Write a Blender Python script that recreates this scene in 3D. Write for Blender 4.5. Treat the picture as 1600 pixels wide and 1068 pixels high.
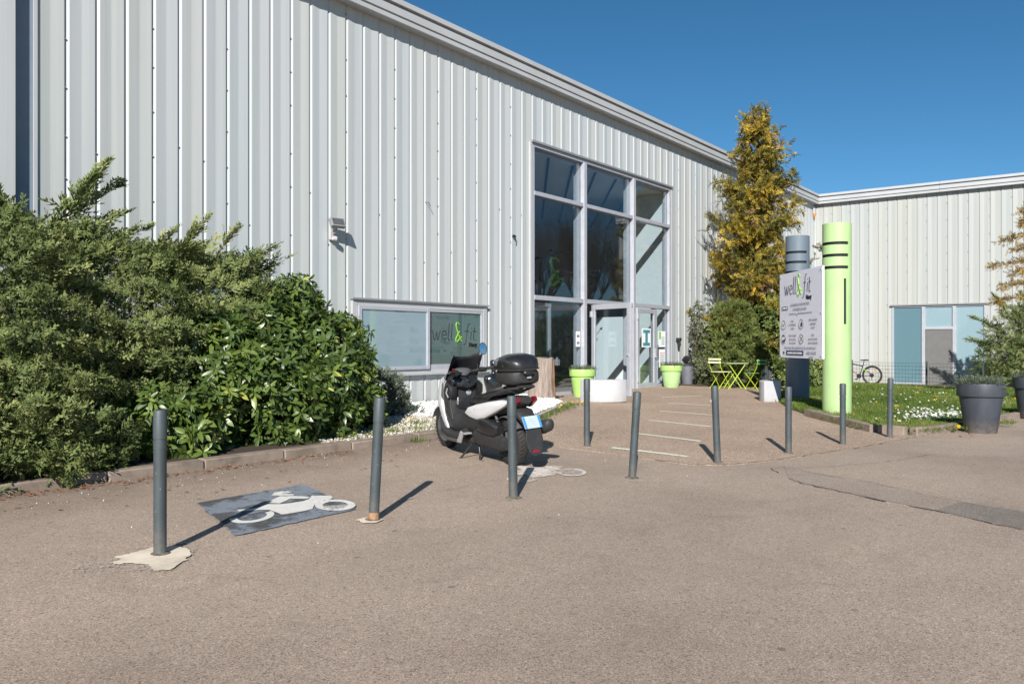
import bpy, bmesh, math, random
import numpy as np
from mathutils import Vector, Matrix

random.seed(7); RNG = np.random.default_rng(11)
for o in list(bpy.data.objects): bpy.data.objects.remove(o)
SC = bpy.context.scene; COL = SC.collection
R = math.radians

# ------------------------------------------------------------------ camera, sky, sun, exposure
# X runs along the long entrance wall, +Y goes into the hall, Z is up
cam = bpy.data.cameras.new('camera'); cam.sensor_width = 36.0; cam.lens = 36*1300/1600
cam.shift_y = 0.0025; cam.clip_start = 0.05; cam.clip_end = 2000
camo = bpy.data.objects.new('camera', cam); COL.objects.link(camo)
camo.location = (0, -10.58, 1.35)
camo.rotation_euler = (R(90), 0, math.atan2(-0.79705, 0.60392))
SC.camera = camo
SUN_EL = R(28.5); SX, SY = 0.869, 0.495                      # horizontal travel direction of the light
world = bpy.data.worlds.new('World'); SC.world = world; world.use_nodes = True
wn = world.node_tree.nodes; wl = world.node_tree.links; wn.clear()
wo = wn.new('ShaderNodeOutputWorld'); bg = wn.new('ShaderNodeBackground'); sky = wn.new('ShaderNodeTexSky')
sky.sky_type = 'NISHITA'; sky.sun_disc = False; sky.sun_elevation = SUN_EL
sky.sun_rotation = math.atan2(-SX, -SY); sky.altitude = 3000; sky.air_density = 1.0; sky.dust_density = 0.0; sky.ozone_density = 4.0
bg.inputs['Strength'].default_value = 0.062
hs = wn.new('ShaderNodeHueSaturation'); hs.inputs['Saturation'].default_value = 1.17; hs.inputs['Hue'].default_value = 0.488
wl.new(sky.outputs[0], hs.inputs['Color']); wl.new(hs.outputs[0], bg.inputs[0]); wl.new(bg.outputs[0], wo.inputs[0])
sun = bpy.data.lights.new('sun', 'SUN'); sun.energy = 4.9; sun.angle = R(0.53); sun.color = (1.0, 0.957, 0.90)
suno = bpy.data.objects.new('sun', sun); COL.objects.link(suno); suno.location = (-20, -25, 25)
suno.rotation_euler = Vector((SX*math.cos(SUN_EL), SY*math.cos(SUN_EL), -math.sin(SUN_EL))).to_track_quat('-Z', 'Y').to_euler()
SC.view_settings.view_transform = 'Standard'; SC.view_settings.look = 'None'
SC.view_settings.exposure = 0.68; SC.view_settings.gamma = 1.0; SC.view_settings.use_curve_mapping = False
SC.cycles.max_bounces = 8; SC.cycles.transparent_max_bounces = 16

# ------------------------------------------------------------------ terrain
def sm(t):
    t = max(0.0, min(1.0, t)); return t*t*(3-2*t)
def g(u, Y):
    return 0.2*max(0.0, min(1.0, 1+Y/7.0))*(1-sm((u-24)/8)) - 0.15*sm((u-26)/8)

# ------------------------------------------------------------------ materials
def srgb(r, g_, b):
    f = lambda c: c/12.92 if c <= 0.04045 else ((c+0.055)/1.055)**2.4
    return (f(r/255), f(g_/255), f(b/255), 1)
class Mat:
    def __init__(s, name):
        s.m = bpy.data.materials.new(name); s.m.use_nodes = True
        s.n = s.m.node_tree.nodes; s.l = s.m.node_tree.links
        s.p = s.n['Principled BSDF']; s.out = s.n['Material Output']; s._pos = None
    def pos(s, obj=False):
        if obj: return s.n.new('ShaderNodeTexCoord').outputs['Object']
        if s._pos is None: s._pos = s.n.new('ShaderNodeNewGeometry').outputs['Position']
        return s._pos
    def noise(s, scale, detail=4, rough=0.55, vec=None, stretch=None, dist=0):
        v = vec if vec is not None else s.pos()
        if stretch:
            mp = s.n.new('ShaderNodeMapping'); mp.inputs['Scale'].default_value = stretch; s.l.new(v, mp.inputs[0]); v = mp.outputs[0]
        t = s.n.new('ShaderNodeTexNoise'); s.l.new(v, t.inputs['Vector'])
        t.inputs['Scale'].default_value = scale; t.inputs['Detail'].default_value = detail
        t.inputs['Roughness'].default_value = rough; t.inputs['Distortion'].default_value = dist
        return t.outputs['Fac']
    def voro(s, scale, feature='F1', out='Color', vec=None):
        t = s.n.new('ShaderNodeTexVoronoi'); s.l.new(vec if vec is not None else s.pos(), t.inputs['Vector'])
        t.feature = feature; t.inputs['Scale'].default_value = scale
        return t.outputs[out]
    def ramp(s, fac, stops, interp='LINEAR'):
        r = s.n.new('ShaderNodeValToRGB'); s.l.new(fac, r.inputs[0]); e = r.color_ramp.elements
        r.color_ramp.interpolation = interp
        while len(e) < len(stops): e.new(0.5)
        for i, (p, c) in enumerate(stops):
            e[i].position = p; e[i].color = c if len(c) == 4 else (*c, 1)
        return r.outputs[0]
    def mix(s, fac, a, b, mode='MIX'):
        x = s.n.new('ShaderNodeMix'); x.data_type = 'RGBA'; x.blend_type = mode
        for v, k in ((fac, 0), (a, 6), (b, 7)):
            if isinstance(v, (int, float)): x.inputs[k].default_value = v
            elif isinstance(v, tuple): x.inputs[k].default_value = v if len(v) == 4 else (*v, 1)
            else: s.l.new(v, x.inputs[k])
        return x.outputs[2]
    def math(s, op, a, b=0.0):
        x = s.n.new('ShaderNodeMath'); x.operation = op
        for v, k in ((a, 0), (b, 1)):
            if isinstance(v, (int, float)): x.inputs[k].default_value = v
            else: s.l.new(v, x.inputs[k])
        return x.outputs[0]
    def color(s, c):
        if isinstance(c, tuple): s.p.inputs['Base Color'].default_value = c
        else: s.l.new(c, s.p.inputs['Base Color'])
    def bump(s, h, strength=0.3, dist=0.01):
        b = s.n.new('ShaderNodeBump'); b.inputs['Strength'].default_value = strength; b.inputs['Distance'].default_value = dist
        s.l.new(h, b.inputs['Height']); s.l.new(b.outputs[0], s.p.inputs['Normal'])
    def set(s, **k):
        for a, v in k.items(): s.p.inputs[{'rough': 'Roughness', 'metal': 'Metallic', 'spec': 'Specular IOR Level', 'coat': 'Coat Weight'}[a]].default_value = v
        return s
    def wear(s, alpha):
        t = s.n.new('ShaderNodeBsdfTransparent'); x = s.n.new('ShaderNodeMixShader')
        s.l.new(alpha, x.inputs[0]); s.l.new(t.outputs[0], x.inputs[1]); s.l.new(s.p.outputs[0], x.inputs[2]); s.l.new(x.outputs[0], s.out.inputs[0])
MT = {}
def plain(name, c, rough=0.5, metal=0.0, var=0.12, scale=6.0, coat=0.0, spec=0.5, bump=0.0):
    m = Mat(name); lo = tuple(x*(1-var) for x in c[:3])+(1,); hi = tuple(min(1, x*(1+var)) for x in c[:3])+(1,)
    nz = m.noise(scale, 5, 0.6, vec=m.pos(True))
    m.color(m.ramp(nz, [(0.3, lo), (0.7, hi)]))
    m.set(rough=rough, metal=metal, coat=coat, spec=spec)
    rr = m.ramp(m.noise(scale*2.3, 4, vec=m.pos(True)), [(0.3, (max(0, rough-0.08),)*3), (0.75, (min(1, rough+0.1),)*3)]); m.l.new(rr, m.p.inputs['Roughness'])
    if bump: m.bump(m.noise(scale*14, 4, vec=m.pos(True)), bump, 0.004)
    MT[name] = m.m; return m.m

# asphalt: fine pale-brown grains, darker tyre and damp staining in wide patches
def asphalt(name, tone, kerb_dirt=False):
    m = Mat(name)
    gr = m.voro(190.0); bw = m.n.new('ShaderNodeSeparateColor'); m.l.new(gr, bw.inputs[0])
    t = tone
    grain = m.ramp(bw.outputs[0], [(0.0, tuple(x*0.40 for x in t)), (0.14, tuple(x*0.78 for x in t)), (0.6, tuple(x*1.0 for x in t)), (0.88, tuple(x*1.2 for x in t)), (1.0, tuple(x*1.7 for x in t))])
    gr2 = m.voro(95.0); b2 = m.n.new('ShaderNodeSeparateColor'); m.l.new(gr2, b2.inputs[0])
    grain = m.mix(m.ramp(b2.outputs[1], [(0.935, (0,0,0)), (0.985, (0.72,)*3)]), grain, tuple(x*0.34 for x in t))
    grain = m.mix(m.ramp(b2.outputs[2], [(0.975, (0,0,0)), (0.995, (0.7,)*3)]), grain, (0.50, 0.44, 0.38, 1))
    big = m.ramp(m.noise(0.42, 6, 0.62), [(0.30, (0.76, 0.735, 0.72)), (0.52, (0.98, 0.975, 0.97)), (0.75, (1.10, 1.09, 1.07))])
    c = m.mix(1.0, grain, big, 'MULTIPLY')
    st = m.ramp(m.noise(1.7, 7, 0.7, dist=0.6), [(0.54, (0,0,0)), (0.70, (0.42,)*3)])
    c = m.mix(st, c, tuple(x*0.55 for x in t))
    lt = m.ramp(m.noise(2.6, 6, 0.75), [(0.64, (0,0,0)), (0.80, (0.22,)*3)])
    c = m.mix(lt, c, (0.42, 0.37, 0.32, 1))
    sp = m.voro(2.2, 'F1', 'Distance'); spots = m.ramp(sp, [(0.035, (0.7,)*3), (0.06, (0,0,0))])
    c = m.mix(spots, c, tuple(x*0.35 for x in t))
    track = m.ramp(m.noise(0.55, 4, 0.6, stretch=(0.35, 1.6, 1), dist=0.4), [(0.50, (0,0,0)), (0.72, (0.28,)*3)])
    c = m.mix(track, c, tuple(x*0.66 for x in t))
    if kerb_dirt:                                     # leaf mould and damp along the hedge kerb
        sep = m.n.new('ShaderNodeSeparateXYZ'); m.l.new(m.pos(), sep.inputs[0])
        mr = m.n.new('ShaderNodeMapRange'); mr.inputs['From Min'].default_value = -4.3; mr.inputs['From Max'].default_value = -3.2; m.l.new(sep.outputs['Y'], mr.inputs['Value'])
        lim = m.math('LESS_THAN', sep.outputs['X'], 8.6)
        dm = m.math('MULTIPLY', m.math('MULTIPLY', mr.outputs[0], lim), m.ramp(m.noise(2.1, 6, 0.7), [(0.3, (0.25,)*3), (0.65, (0.85,)*3)]))
        c = m.mix(dm, c, (0.15, 0.108, 0.080, 1))
    m.color(c); m.set(rough=0.92, spec=0.25)
    m.bump(m.math('ADD', m.math('MULTIPLY', bw.outputs[0], 0.6), m.noise(300, 3)), 0.55, 0.004)
    MT[name] = m.m
asphalt('asphalt', (0.366, 0.290, 0.232), True)
asphalt('asphalt_patch', (0.33, 0.268, 0.222))
asphalt('asphalt_dark', (0.235, 0.205, 0.178))
m = Mat('crack'); m.color(m.ramp(m.noise(20, 5), [(0.35, (0.07, 0.058, 0.045)), (0.65, (0.19, 0.16, 0.125))])); m.set(rough=0.95); MT['crack'] = m.m
# exposed aggregate of the forecourt
m = Mat('aggregate'); v = m.voro(120.0); s_ = m.n.new('ShaderNodeSeparateColor'); m.l.new(v, s_.inputs[0])
c = m.ramp(s_.outputs[0], [(0.0, (0.13, 0.085, 0.06)), (0.25, (0.27, 0.185, 0.135)), (0.55, (0.36, 0.27, 0.205)), (0.85, (0.48, 0.385, 0.30)), (1.0, (0.66, 0.58, 0.48))])
c = m.mix(1.0, c, m.ramp(m.noise(0.6, 6, 0.6), [(0.3, (0.82, 0.80, 0.78)), (0.7, (1.08, 1.06, 1.04))]), 'MULTIPLY')
m.color(c); m.set(rough=0.9, spec=0.25); m.bump(s_.outputs[1], 0.6, 0.005); MT['aggregate'] = m.m
# pale concrete for kerbs and collars
def concrete(name, t):
    m = Mat(name)
    c = m.ramp(m.noise(5, 8, 0.7), [(0.3, tuple(x*0.62 for x in t)), (0.5, t), (0.72, tuple(min(1, x*1.2) for x in t))])
    c = m.mix(m.ramp(m.noise(1.6, 5), [(0.5, (0,0,0)), (0.7, (0.55,)*3)]), c, (0.12, 0.105, 0.075, 1))
    m.color(c); m.set(rough=0.93, spec=0.2); m.bump(m.noise(120, 4), 0.5, 0.004); MT[name] = m.m
concrete('kerb', (0.235, 0.188, 0.152)); concrete('collar', (0.60, 0.52, 0.42)); concrete('paving', (0.27, 0.215, 0.19))
# coated steel cladding with rain streaks, sheet to sheet tints
def cladding(name, base):
    m = Mat(name); oi = m.n.new('ShaderNodeObjectInfo')
    tint = m.ramp(oi.outputs['Random'], [(0.0, (base[0]*0.96, base[1]*0.985, base[2]*1.0)), (0.45, base), (0.75, (base[0]*1.02, base[1]*1.01, base[2]*0.985)), (1.0, (base[0]*0.985, base[1]*0.995, base[2]*0.95))])
    stk = m.ramp(m.noise(1.0, 6, 0.7, stretch=(9, 9, 0.12)), [(0.3, (0.90, 0.905, 0.90)), (0.55, (1, 1, 1)), (0.8, (1.03, 1.03, 1.03))])
    c = m.mix(1.0, tint, stk, 'MULTIPLY')
    dirt = m.ramp(m.noise(1.0, 7, 0.75, stretch=(14, 14, 0.5)), [(0.62, (0,0,0)), (0.8, (0.18,)*3)])
    c = m.mix(dirt, c, (0.30, 0.28, 0.22, 1))
    sep = m.n.new('ShaderNodeSeparateXYZ'); m.l.new(m.pos(), sep.inputs[0]); mr = m.n.new('ShaderNodeMapRange')   # splashed dirt along the foot of the wall
    mr.inputs['From Min'].default_value = 0.85; mr.inputs['From Max'].default_value = 0.1; m.l.new(sep.outputs['Z'], mr.inputs['Value'])
    spl = m.math('MULTIPLY', mr.outputs[0], m.ramp(m.noise(3.0, 6, 0.7), [(0.35, (0.05,)*3), (0.7, (0.5,)*3)]))
    c = m.mix(spl, c, (0.26, 0.23, 0.17, 1))
    m.color(c); m.set(rough=0.42, spec=0.45)
    m.bump(m.noise(0.9, 3), 0.10, 0.02); MT[name] = m.m
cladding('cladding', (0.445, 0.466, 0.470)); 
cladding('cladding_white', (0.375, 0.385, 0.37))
plain('trim', (0.40, 0.41, 0.415, 1), 0.45, var=0.06, scale=1.2)
plain('trim_grey', (0.22, 0.225, 0.23, 1), 0.5, var=0.08)
plain('shade_blue', (0.20, 0.245, 0.29, 1), 0.5, var=0.06)  # blue-grey shade of the side bay put into a wall colour
plain('alu', (0.43, 0.44, 0.48, 1), 0.38, metal=0.25, var=0.06)
plain('frame_grey', (0.135, 0.135, 0.13, 1), 0.45, var=0.06)
plain('screw', (0.20, 0.20, 0.20, 1), 0.5)
plain('inner_dark', (0.06, 0.062, 0.065, 1), 0.8)
plain('lobby_white', (0.70, 0.74, 0.74, 1), 0.8, var=0.03, scale=1)
plain('lobby_floor', (0.10, 0.10, 0.10, 1), 0.4, var=0.2)
plain('lobby_ceiling', (0.62, 0.63, 0.63, 1), 0.85, var=0.05)
plain('wood_panel', (0.05, 0.035, 0.028, 1), 0.5)
plain('orange_strip', (0.45, 0.20, 0.07, 1), 0.5)
plain('ink', (0.012, 0.014, 0.018, 1), 0.5)
plain('ink_grey', (0.19, 0.195, 0.23, 1), 0.5)
plain('navy', (0.035, 0.055, 0.14, 1), 0.5)
plain('logo_green', (0.20, 0.46, 0.02, 1), 0.5, var=0.05)
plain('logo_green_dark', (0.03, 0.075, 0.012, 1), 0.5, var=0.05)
plain('paper', (0.78, 0.79, 0.78, 1), 0.7, var=0.02)
plain('teal', (0.05, 0.24, 0.28, 1), 0.6)
plain('pink', (0.75, 0.35, 0.38, 1), 0.6)
plain('bollard', (0.050, 0.064, 0.070, 1), 0.55, var=0.25, scale=9, bump=0.1)
plain('rust', (0.30, 0.17, 0.09, 1), 0.85, var=0.3, scale=30)
plain('lime', (0.34, 0.53, 0.15, 1), 0.42, var=0.06, scale=3)
plain('lime_column', (0.385, 0.57, 0.22, 1), 0.5, var=0.05, scale=2)
plain('lime_bright', (0.38, 0.50, 0.05, 1), 0.45)
plain('grey_column', (0.115, 0.15, 0.185, 1), 0.5, var=0.08, scale=2)
plain('slot', (0.012, 0.016, 0.016, 1), 0.8)
plain('board', (0.80, 0.805, 0.90, 1), 0.45, var=0.03, scale=2)
plain('white_plastic', (0.56, 0.56, 0.58, 1), 0.45, var=0.03, scale=3)
plain('bin_grey', (0.115, 0.12, 0.14, 1), 0.5, var=0.08)
plain('bin_black', (0.02, 0.021, 0.024, 1), 0.45)
plain('pot_dark', (0.040, 0.046, 0.058, 1), 0.5, var=0.2, scale=5)
plain('soil', (0.045, 0.03, 0.02, 1), 0.95, var=0.3, scale=30)
plain('chair_cream', (0.72, 0.76, 0.48, 1), 0.4)
plain('chair_green', (0.10, 0.26, 0.10, 1), 0.4)
plain('chair_lime', (0.38, 0.46, 0.02, 1), 0.45)
plain('table_green', (0.28, 0.38, 0.22, 1), 0.4)
plain('bike_black', (0.015, 0.015, 0.016, 1), 0.5)
plain('bike_lime', (0.35, 0.60, 0.02, 1), 0.4)
plain('bike_red', (0.30, 0.05, 0.05, 1), 0.4)
plain('orange', (0.8, 0.22, 0.02, 1), 0.4)
plain('fence_green', (0.03, 0.05, 0.045, 1), 0.5)
plain('scoot_black', (0.014, 0.0145, 0.016, 1), 0.38, var=0.2, coat=0.2)
plain('scoot_matte', (0.022, 0.022, 0.023, 1), 0.62, var=0.25, scale=14)
plain('scoot_grey', (0.075, 0.078, 0.082, 1), 0.42, var=0.15)
plain('scoot_silver', (0.42, 0.42, 0.43, 1), 0.32, metal=0.4)
plain('scoot_white', (0.60, 0.605, 0.62, 1), 0.18, var=0.03, coat=0.6)
plain('scoot_blue', (0.015, 0.025, 0.055, 1), 0.12, coat=0.5)
plain('rubber', (0.022, 0.020, 0.019, 1), 0.75, var=0.25, scale=20, bump=0.3)
plain('red_lens', (0.16, 0.008, 0.015, 1), 0.15, coat=0.5)
plain('smoke_lens', (0.13, 0.14, 0.17, 1), 0.12, coat=0.6)
plain('plate', (0.36, 0.43, 0.47, 1), 0.4, var=0.15, scale=12)
plain('plate_blue', (0.05, 0.22, 0.50, 1), 0.4)
plain('mirror', (0.55, 0.62, 0.72, 1), 0.04, metal=1.0, var=0.01)
plain('bust_black', (0.010, 0.010, 0.011, 1), 0.16, coat=0.7)
plain('twig', (0.085, 0.058, 0.038, 1), 0.9, var=0.3, scale=25)
plain('trunk', (0.13, 0.085, 0.055, 1), 0.95, var=0.3, scale=12, bump=0.6)
plain('bare_twig', (0.10, 0.075, 0.055, 1), 0.9)
plain('litter', (0.22, 0.085, 0.035, 1), 0.9, var=0.4, scale=40)
plain('daisy', (0.62, 0.62, 0.58, 1), 0.8)
plain('dandelion', (0.80, 0.48, 0.01, 1), 0.8)
plain('car_white', (0.75, 0.75, 0.76, 1), 0.2, coat=0.5)
m = Mat('log_wood'); n1 = m.noise(3.0, 7, 0.7, vec=m.pos(True), stretch=(6, 6, 0.6))
m.color(m.ramp(n1, [(0.28, (0.09, 0.055, 0.035)), (0.45, (0.22, 0.175, 0.145)), (0.62, (0.33, 0.275, 0.235)), (0.8, (0.27, 0.15, 0.08))])); m.set(rough=0.9, spec=0.2); m.bump(n1, 0.9, 0.03); MT['log_wood'] = m.m
m = Mat('log_bare'); n1 = m.noise(3.0, 7, 0.7, vec=m.pos(True), stretch=(7, 7, 0.8))
m.color(m.ramp(n1, [(0.3, (0.16, 0.06, 0.02)), (0.5, (0.40, 0.19, 0.08)), (0.75, (0.58, 0.36, 0.19))])); m.set(rough=0.9, spec=0.2); m.bump(n1, 0.9, 0.03); MT['log_bare'] = m.m
# paint on the ground, worn through in flakes
def paint(name, c, lo, hi, var=0.1):
    m = Mat(name)
    m.color(m.ramp(m.noise(9, 6, 0.65), [(0.35, tuple(x*(1-var) for x in c)), (0.65, c)])); m.set(rough=0.8, spec=0.25); m.bump(m.voro(180.0), 0.5, 0.004)
    a = m.math('ADD', m.math('MULTIPLY', m.noise(34, 6, 0.75, stretch=(1, 0.6, 1)), 0.65), m.math('MULTIPLY', m.noise(3.2, 4), 0.35))
    m.wear(m.ramp(a, [(lo, (0,0,0)), (hi, (1,1,1))])); MT[name] = m.m
paint('paint_blue', (0.205, 0.23, 0.265), 0.395, 0.435, 0.15)
paint('paint_white', (0.66, 0.64, 0.60), 0.385, 0.43)
paint('paint_faded', (0.66, 0.59, 0.52), 0.40, 0.50)
paint('paint_trace', (0.46, 0.40, 0.35), 0.52, 0.60)
paint('chalk', (0.70, 0.72, 0.58), 0.35, 0.45)
# black tar wear between the blue flakes
m = Mat('tar'); m.color(m.ramp(m.voro(170.0), [(0.2, (0.035, 0.035, 0.037)), (0.9, (0.13, 0.125, 0.12))])); m.set(rough=0.9)
m.wear(m.ramp(m.noise(2.4, 5, 0.6), [(0.51, (0,0,0)), (0.60, (0.8,0.8,0.8))])); MT['tar'] = m.m
def scuffed(name, c, chip, lo=0.62, hi=0.68, grime=0.5, va=.28):
    m = Mat(name); P = m.pos(True); base_ = m.ramp(m.noise(7, 6, 0.65, vec=P, stretch=(1, 1, .35)), [(0.3, tuple(x*(1-va) for x in c)), (0.7, tuple(x*(1+va*.7) for x in c))])
    ch = m.ramp(m.noise(38, 5, 0.75, vec=P, stretch=(1, 1, .6)), [(lo, (0,0,0)), (hi, (1,1,1))])
    cc = m.mix(ch, base_, chip)
    sep = m.n.new('ShaderNodeSeparateXYZ'); m.l.new(P, sep.inputs[0]); mr = m.n.new('ShaderNodeMapRange'); mr.inputs['From Min'].default_value = 0.22; mr.inputs['From Max'].default_value = 0.0; m.l.new(sep.outputs['Z'], mr.inputs['Value'])
    dm = m.math('MULTIPLY', m.math('MULTIPLY', mr.outputs[0], grime), m.ramp(m.noise(16, 5, 0.7, vec=P), [(0.35, (0.2,)*3), (0.6, (1, 1, 1))]))
    cc = m.mix(dm, cc, (0.20, 0.16, 0.12, 1)); m.color(cc); m.set(rough=0.55); m.bump(m.noise(60, 3, vec=P), 0.08, 0.003); MT[name] = m.m
scuffed('bollard', (0.050, 0.064, 0.070), (0.24, 0.25, 0.25, 1), 0.66, 0.70)
scuffed('lime_column', (0.345, 0.50, 0.225), (0.36, 0.54, 0.21, 1), 0.62, 0.74, 0.4, .07)
scuffed('pot_dark', (0.040, 0.046, 0.058), (0.09, 0.095, 0.11, 1), 0.62, 0.74, 0.55)
scuffed('grey_column', (0.115, 0.15, 0.185), (0.14, 0.175, 0.205, 1), 0.60, 0.72, 0.3, .1)
scuffed('white_plastic', (0.44, 0.44, 0.455), (0.36, 0.355, 0.345, 1), 0.66, 0.76, 0.30, .06)
# glass: reflects by angle, otherwise lets a tint through
def glass(name, tint, refl=1.0, film=None, fmix=0.0):
    m = Mat(name); m.n.remove(m.p)
    tr = m.n.new('ShaderNodeBsdfTransparent'); tr.inputs[0].default_value = tint
    gl = m.n.new('ShaderNodeBsdfGlossy'); gl.inputs['Roughness'].default_value = 0.01; gl.inputs[0].default_value = (1, 1, 1, 1)
    fr = m.n.new('ShaderNodeFresnel'); bf = m.n.new('ShaderNodeNewGeometry').outputs['Backfacing']
    m.l.new(m.math('ADD', 1.52, m.math('MULTIPLY', bf, 1/1.52-1.52)), fr.inputs[0])
    f = m.math('MULTIPLY', fr.outputs[0], refl)
    base = tr.outputs[0]
    if film:
        d = m.n.new('ShaderNodeBsdfDiffuse'); d.inputs[0].default_value = film
        x0 = m.n.new('ShaderNodeMixShader'); x0.inputs[0].default_value = fmix; m.l.new(base, x0.inputs[1]); m.l.new(d.outputs[0], x0.inputs[2]); base = x0.outputs[0]
    x = m.n.new('ShaderNodeMixShader'); m.l.new(f, x.inputs[0]); m.l.new(base, x.inputs[1]); m.l.new(gl.outputs[0], x.inputs[2]); m.l.new(x.outputs[0], m.out.inputs[0])
    MT[name] = m.m
glass('glass', (0.84, 0.88, 0.90, 1), 0.95)
glass('glass_frost', (0.5, 0.55, 0.55, 1), 2.0, (0.22, 0.31, 0.35, 1), 0.92)
glass('glass_green', (0.45, 0.55, 0.52, 1), 1.6, (0.075, 0.125, 0.12, 1), 0.88)
glass('glass_teal', (0.5, 0.55, 0.55, 1), 1.2, (0.105, 0.19, 0.225, 1), 0.95)
glass('glass_pale', (0.5, 0.55, 0.55, 1), 1.2, (0.23, 0.33, 0.37, 1), 0.95)
glass('screen_smoke', (0.05, 0.05, 0.055, 1), 1.2)
# leaves
def leafmat(name, stops, rough=0.6, trans=0.25, spec=0.35):
    m = Mat(name); a = m.n.new('ShaderNodeAttribute'); a.attribute_name = 'tint'
    c = m.ramp(a.outputs['Fac'], stops); m.color(c); m.set(rough=rough, spec=spec)
    if trans:
        t = m.n.new('ShaderNodeBsdfTranslucent'); m.l.new(m.mix(1.0, c, (1.3, 1.4, 0.8, 1), 'MULTIPLY'), t.inputs[0])
        x = m.n.new('ShaderNodeMixShader'); x.inputs[0].default_value = trans
        m.l.new(m.p.outputs[0], x.inputs[1]); m.l.new(t.outputs[0], x.inputs[2]); m.l.new(x.outputs[0], m.out.inputs[0])
    MT[name] = m.m
leafmat('juniper', [(0, (0.050, 0.074, 0.022)), (0.4, (0.108, 0.143, 0.042)), (0.75, (0.20, 0.232, 0.076)), (1, (0.36, 0.345, 0.15))], 0.65, 0.12)
leafmat('laurel', [(0, (0.036, 0.066, 0.016)), (0.5, (0.085, 0.132, 0.028)), (0.85, (0.16, 0.215, 0.042)), (1, (0.38, 0.38, 0.09))], 0.36, 0.18, 0.5)
leafmat('golden', [(0, (0.055, 0.062, 0.018)), (0.3, (0.125, 0.120, 0.026)), (0.6, (0.32, 0.235, 0.030)), (0.85, (0.62, 0.42, 0.045)), (1, (0.30, 0.17, 0.09))], 0.6, 0.25)
leafmat('hinoki', [(0, (0.055, 0.080, 0.020)), (0.6, (0.135, 0.165, 0.042)), (1, (0.23, 0.25, 0.07))], 0.65, 0.2)
leafmat('variegated', [(0, (0.072, 0.106, 0.029)), (0.5, (0.150, 0.194, 0.052)), (1, (0.377, 0.388, 0.130))], 0.5, 0.25)
leafmat('greyleaf', [(0, (0.075, 0.085, 0.055)), (0.6, (0.155, 0.165, 0.105)), (1, (0.27, 0.27, 0.17))], 0.55, 0.2)
leafmat('lavender', [(0, (0.05, 0.068, 0.045)), (0.6, (0.10, 0.125, 0.085)), (1, (0.21, 0.235, 0.175))], 0.7, 0.2)
leafmat('grass', [(0, (0.050, 0.086, 0.014)), (0.5, (0.106, 0.162, 0.026)), (0.85, (0.163, 0.204, 0.042)), (1, (0.325, 0.264, 0.102))], 0.6, 0.3)
leafmat('larch', [(0, (0.10, 0.065, 0.02)), (0.5, (0.26, 0.16, 0.03)), (1, (0.46, 0.31, 0.07))], 0.6, 0.3)
leafmat('stone', [(0, (0.26, 0.22, 0.17)), (0.5, (0.46, 0.42, 0.35)), (1, (0.66, 0.63, 0.58))], 0.85, 0)
leafmat('stone_white', [(0, (0.46, 0.45, 0.42)), (0.4, (0.66, 0.66, 0.63)), (1, (0.76, 0.76, 0.74))], 0.85, 0)
m = Mat('bed_soil'); m.color(m.ramp(m.noise(14, 7, 0.7), [(0.33, (0.20, 0.165, 0.12)), (0.5, (0.42, 0.38, 0.31)), (0.68, (0.62, 0.59, 0.53))])); m.set(rough=0.95); m.bump(m.noise(60, 5), 0.8, 0.01); MT['bed_soil'] = m.m
m = Mat('turf'); m.color(m.ramp(m.noise(5, 7, 0.7), [(0.35, (0.045, 0.07, 0.014)), (0.55, (0.085, 0.12, 0.024)), (0.72, (0.17, 0.15, 0.06))])); m.set(rough=0.95); m.bump(m.noise(80, 4), 0.8, 0.01); MT['turf'] = m.m

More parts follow.
